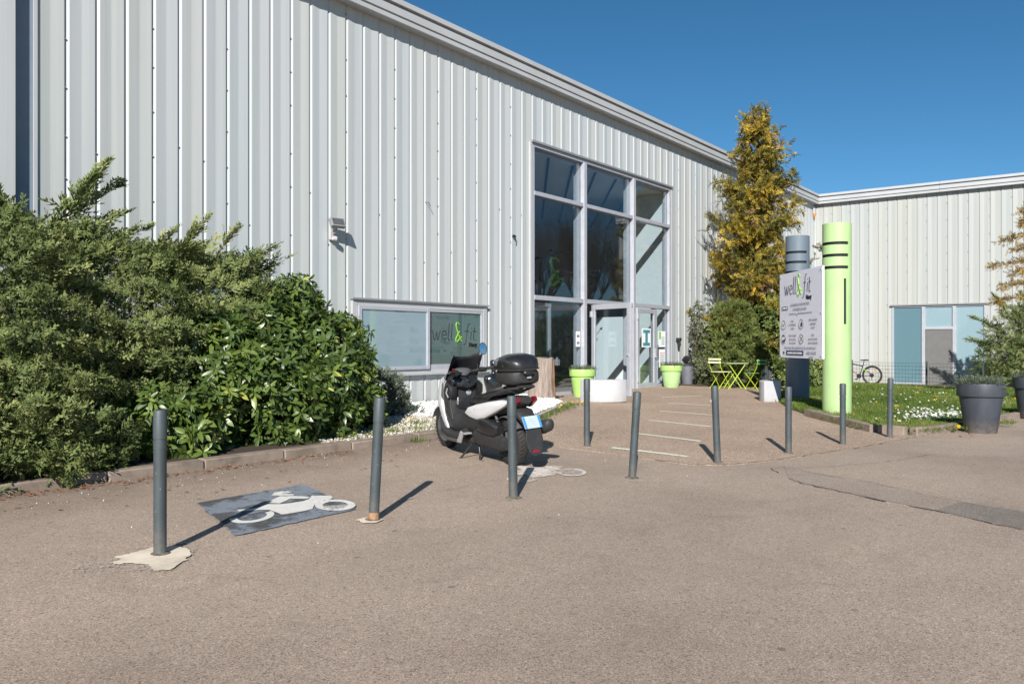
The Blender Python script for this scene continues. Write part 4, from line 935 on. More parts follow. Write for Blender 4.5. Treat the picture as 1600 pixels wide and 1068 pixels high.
# ================================================================== POTS, BENCHES, BIN, CHAIRS
LV = [spray_proto(RNG, 7, 1, 0.30, 0.07, 0.5, 0.0, 25) for _ in range(3)]
def tuft(parent, r, z, n, h, nm='plant', mat='lavender'):
    a = RNG.random(n)*2*math.pi; q = r*np.sqrt(RNG.random(n)); P = np.stack([q*np.cos(a), q*np.sin(a), np.full(n, z)], 1)
    D = np.stack([np.cos(a)*q/r*.9, np.sin(a)*q/r*.9, np.full(n, 1.0)], 1)+RNG.normal(size=(n, 3))*.3; D[:, 2] = np.abs(D[:, 2])
    o = scatter(nm, LV, P, D, RNG.normal(size=(n, 3)), h*(.6+.6*RNG.random(n)), mat, .2+.7*RNG.random(n), parent); return o
def pot(name, loc, r, h, mat, label, group, rim=.24, plant=260):
    t = thing(name, loc, label, 'planter', group=group, rz=random.random()*6)
    rh = h*rim; r0 = r*.66
    MB().lathe([(r0, 0), (r0*1.02, .02), (r*.905, h-rh), (r*.905, h-rh*.98)], 40).build('body', mat, t, 30)
    MB().lathe([(r*.90, h-rh), (r*.985, h-rh-.006), (r, h-rh+.012), (r, h-.02), (r*.985, h), (r*.93, h), (r*.90, h-.05)], 40, cap0=False, cap1=False).build('rim', mat, t, 35)
    MB().lathe([(r*.905, h-.07), (r*.2, h-.045)], 24).build('soil', 'soil', t)
    tuft(t, r*.75, h-.07, plant, .17 if plant < 400 else .19); return t
pot('plant_pot', (15.75, -.62, g(15.75, -.62)), .295, .62, 'lime', 'lime green planter left of the open door, behind the curved white bench', 'lime green planters at the entrance')
p2_ = pot('plant_pot', (20.55, -.42, g(20.55, -.42)), .295, .60, 'lime', 'lime green planter beside the grey bin, its lower half faded', 'lime green planters at the entrance')
p2_.children[0].data.materials[0] = MT['lime_column']
pot('plant_pot', (14.55, -8.60, g(14.4, -8.6)), .335, .755, 'pot_dark', 'large dark grey planter by the lawn kerb, seen whole', 'dark grey planters along the lawn', .25, 420)
pot('plant_pot', (17.80, -9.00, g(17.5, -9)), .335, .755, 'pot_dark', 'dark grey planter at the right edge, cut off by the frame', 'dark grey planters along the lawn', .25, 420)
def ring_bench(name, loc, rz, r1, r2, h, a0, a1, label):
    t = thing(name, loc, label, 'bench', rz=rz, group='white curved bench blocks')
    n = 22; b = MB(); vs, fs = [], []
    for i in range(n+1):
        a = R(a0+(a1-a0)*i/n)
        for r, z in ((r1, 0), (r2, 0), (r2, h), (r1, h)): vs.append((r*math.cos(a), r*math.sin(a), z))
    for i in range(n):
        for k in range(4): k2 = (k+1) % 4; fs.append((4*i+k, 4*i+k2, 4*i+4+k2, 4*i+4+k))
    fs += [(0, 3, 2, 1), tuple(4*n+k for k in range(4))]
    b.add(vs, fs).build('block', 'white_plastic', t, 30, bevel=.012, seg=3); return t
ring_bench('curved_bench', (15.23, -1.47, g(15, -1.4)), R(-149), .15, .56, .46, -60, 60, 'white curved bench block in front of the glazed doors')
ring_bench('curved_bench', (18.46, -4.41, g(18.4, -4.0)), 0, .30, .72, .46, 80, 143, 'white curved bench block beside the grass, square end towards us')
t = thing('waste_bin', (21.72, -.34, g(22, -.2)), 'grey round waste bin with black flap lid between lime planter and bushes', 'bin')
MB().lathe([(.15, 0), (.155, .02), (.185, .55), (.185, .56)], 28).build('body', 'bin_grey', t)
MB().lathe([(.19, .555), (.195, .56), (.195, .60), (.18, .61), (.17, .62)], 28).build('collar', 'bin_black', t)
lid = MB(); lid.loft([(-.16, 0, .0, .02, .02, 2), (-.13, 0, .02, .09, .05, 2), (0, 0, .03, .16, .075, 2), (.13, 0, .02, .09, .05, 2), (.16, 0, 0, .02, .02, 2)], 16)
lo = lid.build('lid', 'bin_black', t); lo.location = (.03, .02, .70); lo.rotation_euler = (0, R(-50), R(200))
def bistro_chair(loc, rz, back, leg, label):
    t = thing('bistro_chair', loc, label, 'chair', rz=rz, group='folding bistro chairs by the bushes')
    w = .19
    for z in (.80, .715): MB().box(-.012, .012, -w-.03, w+.03, z-.024, z+.024).build('back_slat', back, t, 0, bevel=.006)
    for i in range(5): MB().box(.06+.082*i, .06+.082*i+.06, -w, w, .455, .470).build('seat_slat', back, t, 0, bevel=.003)
    for s in (-1, 1):
        MB().tube([(-.02, s*w, .84), (.02, s*w, .62), (.12, s*w, .44), (.42, s*w, 0.0)], .009, 6).build('leg', leg, t)
        MB().tube([(.40, s*(w-.03), .45), (.20, s*(w-.03), .24), (-.02, s*(w-.03), .0)], .009, 6).build('leg', leg, t)
    MB().tube([(.03, -w, .06), (.03, w, .06)], .008, 6).build('stretcher', leg, t); MB().tube([(.38, -w, .06), (.38, w, .06)], .008, 6).build('stretcher', leg, t)
    return t
bistro_chair((21.0, -1.46, g(21, -1.5)), R(-20), 'chair_cream', 'chair_lime', 'folding bistro chair with sunlit cream back, left of the small table')
bistro_chair((21.78, -2.46, g(22, -2.8)), R(75), 'chair_green', 'chair_lime', 'folding bistro chair with darker green back, right of the small table')
t = thing('bistro_table', (21.56, -1.80, g(21.8, -2)), 'small pale green bistro table on crossed lime legs between two chairs', 'table', rz=R(-52))
MB().box(-.29, .29, -.29, .29, .69, .712).build('table_top', 'table_green', t, 0, bevel=.008)
for s in (-1, 1):
    MB().tube([(-.25, s*.24, 0), (.22, s*.24, .69)], .012, 6).build('leg', 'lime_bright', t); MB().tube([(.25, s*.21, 0), (-.22, s*.21, .69)], .012, 6).build('leg', 'lime_bright', t)
MB().tube([(-.16, -.24, .13), (-.16, .24, .13)], .009, 6).build('stretcher', 'lime_bright', t)
# ================================================================== SMALL THINGS ON THE WALLS
t = thing('floodlight', (9.05, -.02, 3.12), 'small grey floodlight with white sensor mounted high on the ribbed wall', 'floodlight')
MB().box(-.06, .06, -.05, .01, -.07, .09).build('base_box', 'white_plastic', t, 0, bevel=.01)
MB().tube([(0, -.05, .03), (0, -.10, .06), (0, -.13, .12)], .016, 8).build('arm', 'trim_grey', t)
h = MB(); h.box(-.125, .125, -.035, .045, -.08, .08); ho = h.build('lamp_head', 'trim_grey', t, 0, bevel=.008); ho.location = (-.01, -.16, .20); ho.rotation_euler = (R(-28), 0, R(-12))
gl = MB().box(-.10, .10, -.04, -.035, -.058, .058).build('lamp_glass', 'scoot_grey', ho, 0)
MB().loft([(-.045, -.085, -.045, .03, .03, 2.4), (0, -.095, -.05, .045, .042, 2.4), (.045, -.085, -.045, .03, .03, 2.4)], 14).build('sensor', 'white_plastic', t)
t = thing('wall_lamp', (21.72, -.02, 1.42), 'small black downlight on the wall beside the glazed entrance', 'wall lamp')
MB().box(-.07, .07, -.11, 0, .03, .12).build('lamp_head', 'bin_black', t, 0, bevel=.01); MB().lathe([(.03, -.16), (.05, .03)], 12, Matrix.Translation((0, -.06, 0))).build('lamp_shade', 'bin_black', t)
t = thing('alarm_box', (34.0, -.04, 6.70), 'little orange and white alarm box under the eaves in the inner corner', 'alarm box')
MB().box(-.09, .09, -.07, 0, -.12, .12).build('case', 'white_plastic', t, 0, bevel=.015); MB().lathe([(.05, -.22), (.065, -.12)], 14, Matrix.Translation((0, -.04, 0))).build('beacon', 'orange', t)
t = thing('wall_bracket', (13.99, -.02, 3.58), 'small dark leftover bracket with a cable end on the wall', 'bracket')
MB().tube([(0, 0, .08), (.02, -.05, .05), (-.01, -.06, 0), (.03, -.03, -.07)], .010, 5).build('cable_end', 'ink', t); MB().box(-.03, .03, -.03, .01, .03, .07).build('plate', 'ink', t, 0)
t = thing('cable_stub', (11.31, -.02, 3.92), 'tiny bent cable stub sticking out of the ribbed wall', 'cable'); MB().tube([(0, .02, .06), (0, -.06, .05), (.03, -.08, -.02)], .006, 5).build('cable', 'ink', t)
# ================================================================== LOG AND BLACK BUST IN THE GRAVEL
def noisy_cyl(r, h, n=34, m_=12, a0=0, a1=360, off=0.0, seed=1):
    rg = random.Random(seed); amp = [rg.uniform(-1, 1) for _ in range(n)]; vs, fs = [], []; full = a1-a0 >= 360; cnt = n if full else n+1
    for j in range(m_+1):
        for k in range(cnt):
            a = R(a0+(a1-a0)*k/n); rr = r*(1+.035*amp[k % n]+.04*math.sin(3*a+1)+.03*math.sin(2*a+j*.25))*(1.10-.10*min(1, j/4))+off
            vs.append((rr*math.cos(a), rr*math.sin(a), h*j/m_+(.012*math.sin(5*a) if j == m_ else 0)))
    for j in range(m_):
        for k in range(n if full else n): fs.append((j*cnt+k, j*cnt+(k+1) % cnt, (j+1)*cnt+(k+1) % cnt, (j+1)*cnt+k))
    if full: fs.append(tuple(m_*cnt+k for k in range(cnt)))
    return vs, fs
t = thing('tree_stump', (13.85, -.85, .24), 'upright weathered log standing in white gravel by the entrance', 'log', rz=R(-110))
MB().add(*noisy_cyl(.255, .84)).build('log', 'log_wood', t, 50)
MB().add(*noisy_cyl(.255, .78, 14, 10, 25, 95, .006)).build('bare_strip', 'log_bare', t, 50)['label'] = 'orange strip where the bark has gone'
MB().add(*noisy_cyl(.255, .70, 6, 8, 98, 122, .012, 5)).build('bark', 'trunk', t, 50)
t = thing('spotlight', (14.12, -1.02, .98), 'small dark spotlight fixed to the top side of the upright log', 'spotlight')
MB().box(-.05, .05, -.06, .06, -.06, .07).build('lamp_head', 'bin_grey', t, 0, bevel=.01); MB().tube([(-.02, 0, 0), (.06, .02, .10)], .018, 6).build('arm', 'bin_grey', t)
t = thing('torso_ornament', (12.08, -1.0, .24), 'glossy black head and shoulders ornament standing behind the scooter', 'ornament', rz=R(-130))
def zloft(secs, n=24):
    b = MB(); vs, fs = [], []
    for z, w, d, e in secs:
        for k in range(n):
            a = 2*math.pi*k/n; c, q = math.cos(a), math.sin(a); vs.append((d*math.copysign(abs(c)**(2/e), c), w*math.copysign(abs(q)**(2/e), q), z))
    for i in range(len(secs)-1):
        for k in range(n): fs.append((i*n+k, i*n+(k+1) % n, (i+1)*n+(k+1) % n, (i+1)*n+k))
    fs += [tuple(range(n-1, -1, -1)), tuple((len(secs)-1)*n+k for k in range(n))]; return b.add(vs, fs)
zloft([(0, .13, .10, 2), (.05, .14, .11, 2), (.18, .13, .10, 2), (.32, .155, .11, 2.2), (.42, .185, .11, 2.4), (.49, .195, .10, 2.4), (.535, .16, .085, 2.2), (.56, .085, .06, 2), (.575, .05, .05, 2), (.62, .042, .045, 2), (.65, .05, .055, 2), (.69, .062, .075, 2.2), (.75, .068, .082, 2.4), (.80, .064, .075, 2.4), (.825, .045, .05, 2), (.833, .01, .01, 2)]).build('torso', 'bust_black', t, 60)

# ================================================================== WIRE FENCE AND BICYCLE
fx = 29.0; ft = thing('wire_fence', (fx, -4.5, -.05), 'low dark green welded wire fence at the back of the lawn', 'fence')
fw = MB(); zb = -.02
def fz(y): return g(fx, y)
y = -.6
while y > -6.7:
    z = fz(y); fw.box(-.0025, .0025, y-.0025+4.5, y+.0025+4.5, z+.07, z+.80); y -= .1
for z in (.08, .2, .32, .44, .56, .68, .78): fw.tube([(0, 4.5-.6, z+fz(-.6)+.05), (0, 4.5-5, z+fz(-5)+.05), (0, 4.5-6.7, z+fz(-6.7)+.05)], .004, 4)
tag(fw.build('wire', 'fence_green', ft, 0), kind='stuff')
for y in (-.6, -2.85, -5.12, -6.7): MB().box(-.022, .022, 4.5+y-.022, 4.5+y+.022, fz(y), fz(y)+.90).build('fence_post', 'fence_green', ft, 0)
bt = thing('bicycle', (31.4, -2.9, g(31.4, -2.9)+.02), 'black mountain bike with lime details leaning against the wing, half hidden by the green column', 'bicycle', rz=R(90))
rw = .345
def bwheel(x):
    w = MB().torus(rw-.025, .027, n=40, m_=8).build('wheel', 'rubber', bt, 60); w.location = (x, 0, rw)
    MB().torus(rw-.06, .012, n=36, m_=6).build('rim', 'bike_black', w, 60)
    MB().lathe([(.025, -.05), (.025, .05)], 10, Matrix.Rotation(R(90), 4, 'X')).build('hub', 'scoot_silver', w)
    sp_ = MB()
    for k in range(20): a = 2*math.pi*k/20; sp_.tube([(.02*math.cos(a+.6), .012*(-1)**k, .02*math.sin(a+.6)), ((rw-.06)*math.cos(a), 0, (rw-.06)*math.sin(a))], .0016, 3, False)
    tag(sp_.build('spoke', 'scoot_silver', w), kind='stuff'); return w
w1 = bwheel(0); w2 = bwheel(1.08)
MB().box(-.02, .02, -.02, .02, -.035, .035).build('reflector', 'orange', w1, 0).location = (-.09, 0, .19)
MB().lathe([(.075, -.05), (.05, -.02)], 16, Matrix.Rotation(R(90), 4, 'X')).build('cassette', 'bike_black', w1)
bb_, sd_, hd_ = (.43, 0, .31), (.30, 0, .72), (.88, 0, .84)
for nm, path, r, mt in (('down_tube', [bb_, (.93, 0, .70)], .022, 'bike_red'), ('top_tube', [(.32, 0, .66), (.88, 0, .80)], .019, 'bike_black'), ('seat_tube', [bb_, sd_], .018, 'bike_black'), ('head_tube', [(.87, 0, .86), (.945, 0, .66)], .022, 'bike_black'), ('seat_post', [sd_, (.275, 0, .86)], .013, 'bike_black'), ('fork', [(.94, .05, .68), (1.08, .06, rw)], .015, 'bike_black'), ('fork', [(.94, -.05, .68), (1.08, -.06, rw)], .015, 'bike_black'), ('handlebar', [(.80, -.31, .96), (.87, -.1, .95), (.87, .1, .95), (.80, .31, .96)], .014, 'bike_black')):
    MB().tube(path, r, 8).build(nm, mt, bt)
for s in (-1, 1):
    MB().tube([(.43, s*.04, .31), (0, s*.06, rw)], .010, 6).build('chain_stay', 'bike_black', bt); MB().tube([(.34, s*.03, .58), (.18, s*.05, .50)], .013, 6).build('seat_stay', 'bike_lime', bt); MB().tube([(.18, s*.05, .50), (0, s*.06, rw)], .010, 6).build('seat_stay', 'bike_black', bt)
MB().loft([(.13, 0, .88, .07, .022, 2.4), (.22, 0, .885, .065, .025, 2.4), (.40, 0, .875, .02, .018, 2.2)], 14).build('saddle', 'bike_black', bt)
MB().lathe([(.085, -.07), (.085, -.06)], 20, Matrix.Translation((.43, 0, .31)) @ Matrix.Rotation(R(90), 4, 'X')).build('chainring', 'bike_black', bt)
MB().tube([(.43, -.07, .31), (.57, -.09, .20)], .010, 6).build('crank', 'bike_black', bt); MB().box(.53, .62, -.19, -.09, .18, .205).build('pedal', 'bike_black', bt, 0)
MB().tube([(.02, -.07, .30), (.04, -.07, .17)], .012, 6).build('derailleur', 'bike_black', bt)
# ================================================================== SCOOTER
sx0, sy0 = 7.16, -5.18
S = thing('scooter', (sx0, sy0, g(sx0, sy0)), 'white and black maxi scooter with black top box, parked on its stand at the kerb', 'scooter', rz=R(72), scale=.915)
S.rotation_euler = (R(-4), R(-1.3), R(69.0))
SP = lambda b, n, m_, s=45, par=S, bev=0, lab=None: (lambda o: (o.__setitem__('label', lab) if lab else None, o)[1])(b.build(n, m_, par, s, bevel=bev))
def swheel(x, r, w, rimr):
    t = MB(); prof = []
    for k in range(13): a = math.pi*k/12; prof.append((rimr+(r-rimr)*(math.sin(a)**.55), -w/2*math.cos(a)*(1.0 if 2 < k < 10 else .9)))
    o = SP(t.lathe(prof, 44, Matrix.Rotation(R(90), 4, 'X'), False, False), 'wheel', 'rubber', 60); o.location = (x, 0, r)
    tr = MB()
    for k in range(36):
        a = 2*math.pi*k/36
        for s in (-1, 1):
            M = Matrix.Rotation(-a, 4, 'Y') @ Matrix.Translation((0, s*w*.22, r-.003)) @ Matrix.Rotation(R(32*s), 4, 'Z'); tr.box(-.005, .005, -w*.2, w*.2, -.004, .005, M)
    tag(tr.build('tread', 'rubber', o, 0), kind='stuff')
    rim = MB().lathe([(rimr+.004, -w*.42), (rimr-.02, -w*.36), (rimr-.03, 0), (rimr-.02, w*.36), (rimr+.004, w*.42)], 40, Matrix.Rotation(R(90), 4, 'X'), False, False)
    rim.lathe([(.055, -w*.4), (.055, w*.4)], 16, Matrix.Rotation(R(90), 4, 'X'))
    for k in range(5):
        a = 2*math.pi*k/5
        for s in (-.13, .13): rim.tube([(.05*math.cos(a+s*2), 0, .05*math.sin(a+s*2)), ((rimr-.02)*math.cos(a+s), 0, (rimr-.02)*math.sin(a+s))], .013, 6)
    rim.build('rim', 'scoot_grey', o, 40); return o
swheel(0, .275, .150, .175); fwh = swheel(1.575, .280, .120, .185)
MB().lathe([(.125, .055), (.125, .062)], 30, Matrix.Rotation(R(90), 4, 'X')).build('brake_disc', 'scoot_silver', fwh)
# front end: fender, fork legs, nose
f = MB(); vs, fs = [], []
for i in range(15):
    a = R(20+i*9.5)
    for k in range(9):
        b = R(-90+k*22.5); rr = .315+.022*math.cos(b)-.03*abs(math.sin(b))**3; vs.append((1.575+rr*math.cos(a)*1.03, .088*math.sin(b), .28+rr*math.sin(a)))
for i in range(14):
    for k in range(8): fs.append((i*9+k, i*9+k+1, i*9+k+10, i*9+k+9))
fo = SP(f.add(vs, fs), 'front_fender', 'scoot_white', 50); so = fo.modifiers.new('t', 'SOLIDIFY'); so.thickness = .008
for s in (-1, 1): SP(MB().tube([(1.575, s*.085, .28), (1.36, s*.085, .80)], .026, 10), 'fork_leg', 'scoot_matte')
# leg shield core, and its white outer wings
SP(MB().loft([(1.54, 0, .60, .05, .10, 2.4), (1.51, 0, .66, .13, .20, 2.4), (1.45, 0, .68, .21, .30, 2.8), (1.37, 0, .67, .245, .33, 3.2), (1.29, 0, .66, .245, .32, 3.2), (1.235, 0, .64, .22, .27, 3.0), (1.22, 0, .63, .18, .22, 2.6)], 28), 'leg_shield', 'scoot_matte', 50)
wing = [(1.27, .29), (1.36, .33), (1.47, .48), (1.545, .64), (1.53, .82), (1.45, .97), (1.37, 1.0), (1.42, .85), (1.42, .66), (1.36, .48)]
for s in (-1, 1): SP(MB().bulge(wing, s*.225, s*.045), 'front_fairing', 'scoot_white', 45, bev=.004)
for s in (-1, 1): SP(MB().bulge([(1.38, .70), (1.46, .72), (1.45, .86), (1.38, .92)], s*.24, s*.02), 'air_vent', 'scoot_grey', 45)
SP(MB().bulge([(1.10, .92), (1.40, .98), (1.44, 1.03), (1.30, 1.04), (1.08, .98)], .0, .0).loft([(1.13, 0, .90, .08, .05, 2.4), (1.18, 0, .92, .19, .075, 2.8), (1.27, 0, .945, .235, .08, 3.0), (1.38, 0, .96, .20, .075, 2.4), (1.48, 0, .93, .10, .04, 2.2)], 24), 'dashboard', 'scoot_black', 50)
SP(MB().loft([(1.16, .02, 1.035, .06, .03, 2.2), (1.20, .02, 1.05, .11, .05, 2.4), (1.30, .02, 1.06, .10, .04, 2.4)], 18), 'instrument_pod', 'scoot_grey', 50)
SP(MB().lathe([(.035, 0), (.038, .015), (.03, .02)], 16, Matrix.Translation((1.225, -.05, .78)) @ Matrix.Rotation(R(-90), 4, 'Y')), 'ignition_lock', 'scoot_silver')
for s in (-1, 1): SP(MB().bulge([(1.215, .70), (1.16, .76), (1.15, .88), (1.22, .93), (1.30, .92), (1.30, .72)], s*.15, s*.10), 'glove_box', 'scoot_black', 45)
for s in (-1, 1):
    SP(MB().tube([(1.205, s*.20, .46), (1.222, s*.215, .62), (1.215, s*.21, .80)], .007, 6), 'shield_seam', 'scoot_grey')
SP(MB().bulge([(1.205, .56), (1.20, .60), (1.20, .70), (1.212, .72), (1.27, .72), (1.27, .56)], -.14, .28), 'pocket_lid', 'scoot_black', 40, bev=.004)
SP(MB().tube([(1.20, .12, .73), (1.18, .13, .69), (1.195, .125, .64)], .008, 6), 'bag_hook', 'scoot_silver')
# dark windscreen, a curved sheet with two horns
vs, fs = [], []; nu, nv = 15, 7
for i in range(nu):
    p = -1+2*i/(nu-1)
    for j in range(nv):
        q = j/(nv-1); top = 1.24+.055*abs(p)**1.5*(1 if abs(p) < .86 else .5); z = .97+(top-.97)*q-.05*p*p*(1-q); x = 1.50-.235*q-.17*p*p; vs.append((x, p*(.255-.02*q), z))
for i in range(nu-1):
    for j in range(nv-1): fs.append((i*nv+j, (i+1)*nv+j, (i+1)*nv+j+1, i*nv+j+1))
wo_ = SP(MB().add(vs, fs), 'windscreen', 'scoot_black', 60); so = wo_.modifiers.new('t', 'SOLIDIFY'); so.thickness = .006
# handlebar turned a little left, grips, levers, mirrors
HB = Matrix.Translation((1.16, 0, 1.04)) @ Matrix.Rotation(R(14), 4, 'Z')
SP(MB().tube([(-.09, .33, .03), (-.02, .22, .02), (.03, .07, 0), (.03, -.07, 0), (-.02, -.22, .02), (-.09, -.33, .03)], .018, 10, M=HB), 'handlebar', 'scoot_matte')
for s in (-1, 1):
    SP(MB().tube([(-.075, s*.29, .028), (-.135, s*.405, .04), (-.14, s*.415, .04)], [.021, .021, .018], 12, M=HB), 'grip', 'rubber')
    SP(MB().loft([(-.10, s*.24, .02, .035, .03, 2.5), (-.04, s*.235, .02, .045, .036, 2.5), (.02, s*.22, .015, .03, .025, 2.5)], 12, HB), 'switch_pod', 'scoot_black')
    SP(MB().tube([(.01, s*.24, .015), (.02, s*.30, .015), (-.05, s*.40, .02)], .008, 6, M=HB), 'brake_lever', 'scoot_silver')
    if s > 0: continue
    SP(MB().tube([(0, s*.20, .03), (.01, s*.225, .13), (-.02, s*.26, .24)], .009, 8, M=HB), 'mirror_stalk', 'scoot_black')
    mo = SP(MB().lathe([(.001, -.028), (.045, -.026), (.066, -.012), (.070, 0)], 28, Matrix.Diagonal((1, 1.0, 1, 1)), False, False), 'mirror', 'scoot_black'); mo.matrix_local = HB @ Matrix.Translation((-.03, s*.285, .285)) @ Matrix.Rotation(R(-86), 4, 'Y') @ Matrix.Rotation(R(8*s), 4, 'X') @ Matrix.Diagonal((1.15, .92, 1, 1))
    MB().lathe([(.064, -.002), (.0001, -.001)], 28, None, False, False).build('mirror_glass', 'mirror', mo, 0)
SP(MB().box(-.06, -.03, .245, .265, .055, .075, HB), 'kill_switch', 'red_lens', 0)
# floor tunnel, footboards, belly
SP(MB().loft([(1.24, 0, .44, .22, .16, 2.6), (1.10, 0, .39, .19, .13, 2.6), (.97, 0, .385, .17, .12, 2.6), (.84, 0, .41, .18, .15, 2.6), (.66, 0, .48, .19, .18, 2.6), (.45, 0, .56, .18, .16, 2.4)], 26), 'centre_tunnel', 'scoot_matte', 50)
SP(MB().loft([(1.20, -.10, .60, .03, .06, 2.4), (1.12, -.09, .52, .06, .09, 2.4), (1.0, -.06, .50, .09, .06, 2.4), (.86, -.02, .56, .10, .075, 2.4), (.78, 0, .62, .10, .06, 2.4)], 18), 'fuel_cover', 'scoot_blue', 50)
for s in (-1, 1):
    SP(MB().loft([(1.36, s*.22, .40, .03, .05, 2.4), (1.26, s*.245, .315, .06, .045, 2.6), (1.05, s*.255, .285, .075, .035, 2.8), (.82, s*.255, .29, .075, .04, 2.8), (.72, s*.235, .34, .045, .05, 2.4)], 18), 'footboard', 'scoot_matte', 50)
    SP(MB().bulge([(1.36, .33), (1.30, .25), (1.10, .20), (.86, .20), (.74, .25), (.80, .295), (1.06, .285), (1.26, .31)], s*.275, s*.035), 'belly_fairing', 'scoot_grey', 45)
    SP(MB().bulge([(.86, .205), (.76, .205), (.68, .33), (.74, .36)], s*.28, s*.03), 'side_trim', 'scoot_silver', 45)
SP(MB().loft([(1.42, 0, .32, .10, .06, 2.2), (1.3, 0, .26, .17, .08, 2.4), (1.0, 0, .24, .20, .09, 2.6), (.7, 0, .25, .17, .1, 2.4), (.58, 0, .27, .1, .08, 2.2)], 22), 'belly', 'scoot_matte', 50)
# rear body, white tail panels, seat, rack, lights
SP(MB().loft([(.72, 0, .58, .14, .09, 2.6), (.55, 0, .63, .19, .13, 2.6), (.25, 0, .67, .19, .13, 2.6), (-.05, 0, .73, .155, .10, 2.6), (-.28, 0, .78, .10, .065, 2.4), (-.36, 0, .80, .06, .04, 2.2)], 24), 'rear_body', 'scoot_matte', 50)
tailp = [(.82, .565), (.70, .525), (.50, .50), (.28, .545), (.02, .645), (-.22, .745), (-.30, .80), (-.10, .80), (.20, .755), (.50, .70), (.72, .645)]
for s in (-1, 1):
    SP(MB().bulge(tailp, s*.165, s*.058), 'side_panel', 'scoot_white', 45, bev=.004)
    SP(MB().box(.36, .50, min(s*.2205, s*.2225), max(s*.2205, s*.2225), .632, .645), 'side_decal', 'scoot_grey', 0)
    SP(MB().bulge([(-.10, .765), (-.34, .835), (-.37, .79), (-.24, .70), (-.12, .70)], s*.10, s*.065), 'tail_light', 'red_lens', 45)
    SP(MB().bulge([(.03, .75), (-.12, .785), (-.14, .735), (-.02, .69)], s*.178, s*.03), 'indicator', 'smoke_lens', 45)
    SP(MB().tube([(.30, s*.19, .80), (.02, s*.20, .86), (-.24, s*.17, .93), (-.36, s*.10, .945)], .016, 8), 'grab_rail', 'scoot_matte')
SP(MB().loft([(.86, 0, .655, .06, .045, 2.4), (.78, 0, .70, .13, .07, 2.6), (.60, 0, .745, .175, .065, 3), (.40, 0, .765, .18, .06, 3), (.30, 0, .80, .175, .085, 3), (.16, 0, .855, .165, .06, 3), (-.08, 0, .885, .13, .05, 2.8), (-.18, 0, .885, .09, .03, 2.4)], 26), 'seat', 'scoot_black', 50)
SP(MB().loft([(.0, 0, .925, .10, .02, 3), (-.15, 0, .945, .13, .022, 3), (-.34, 0, .955, .11, .02, 3), (-.40, 0, .955, .07, .015, 3)], 16), 'rack', 'scoot_matte', 50)
TZ = .965
SP(MB().loft([(.03, 0, TZ+.10, .13, .07, 3.4), (.0, 0, TZ+.095, .19, .09, 3.6), (-.18, 0, TZ+.085, .215, .095, 3.6), (-.34, 0, TZ+.095, .185, .09, 3.4), (-.395, 0, TZ+.105, .12, .07, 3)], 36), 'top_box', 'scoot_matte', 50)
tbo = [c for c in S.children if c.name.startswith('top_box')][0]
MB().loft([(.05, 0, TZ+.225, .13, .05, 3), (.02, 0, TZ+.235, .20, .085, 3), (-.14, 0, TZ+.24, .235, .12, 2.9), (-.29, 0, TZ+.24, .215, .11, 2.8), (-.38, 0, TZ+.23, .16, .08, 2.8), (-.42, 0, TZ+.215, .10, .04, 2.6)], 36).build('lid', 'scoot_black', tbo, 55)
MB().loft([(.06, 0, TZ+.185, .14, .010, 3.6), (.02, 0, TZ+.185, .21, .010, 3.6), (-.17, 0, TZ+.185, .240, .010, 3.4), (-.35, 0, TZ+.185, .195, .010, 3.4), (-.425, 0, TZ+.185, .12, .010, 3)], 36).build('lid_seam', 'scoot_matte', tbo, 40)
for s in (-1, 1): MB().bulge([(.0, TZ+.22), (-.27, TZ+.215), (-.25, TZ+.26), (-.12, TZ+.312), (.0, TZ+.295)], s*.190, s*.038).build('reflector', 'smoke_lens', tbo, 45)
MB().loft([(-.385, 0, TZ+.155, .075, .03, 3), (-.425, 0, TZ+.15, .07, .028, 3), (-.44, 0, TZ+.145, .05, .02, 3)], 16).build('latch', 'scoot_black', tbo, 45)
MB().box(-.425, -.419, -.028, .028, TZ+.085, TZ+.105).build('badge', 'scoot_silver', tbo, 0)
# rear mudguard, plate, flap, exhaust
SP(MB().loft([(-.14, 0, .66, .11, .06, 2.6), (-.28, 0, .64, .12, .055, 2.8), (-.38, 0, .56, .10, .05, 2.8), (-.44, 0, .48, .08, .04, 2.6)], 18), 'tail_guard', 'scoot_matte', 50)
PM = Matrix.Translation((-.435, 0, .555)) @ Matrix.Rotation(R(28), 4, 'Y')
pl = SP(MB().box(-.006, .006, -.115, .115, -.075, .075, PM), 'licence_plate', 'plate', 0, bev=.006)
for s in (-1, 1): MB().box(-.009, -.0065, min(s*.085, s*.114), max(s*.085, s*.114), -.074, .074, PM).build('plate_band', 'plate_blue', pl, 0)
SP(MB().prism([(-.10, .0), (.10, .0), (.115, -.12), (.085, -.25), (.04, -.29), (-.04, -.29), (-.085, -.25), (-.115, -.12)], -.008, .008, 'x', Matrix.Translation((-.455, 0, .475)) @ Matrix.Rotation(R(8), 4, 'Y')), 'mud_flap', 'scoot_matte', 0, bev=.006)
SP(MB().box(-.018, -.008, -.035, .045, -.265, -.225, Matrix.Translation((-.455, 0, .475)) @ Matrix.Rotation(R(8), 4, 'Y')), 'rear_reflector', 'red_lens', 0, bev=.003)
SP(MB().tube([(.75, -.20, .22), (.45, -.24, .24), (.22, -.25, .31)], .022, 10), 'exhaust_pipe', 'scoot_grey')
SP(MB().loft([(.30, -.25, .30, .03, .03, 2), (.24, -.265, .325, .06, .065, 2.2), (-.24, -.30, .45, .075, .085, 2.2), (-.34, -.305, .475, .062, .072, 2), (-.36, -.305, .48, .035, .04, 2)], 22), 'silencer', 'scoot_matte', 50)
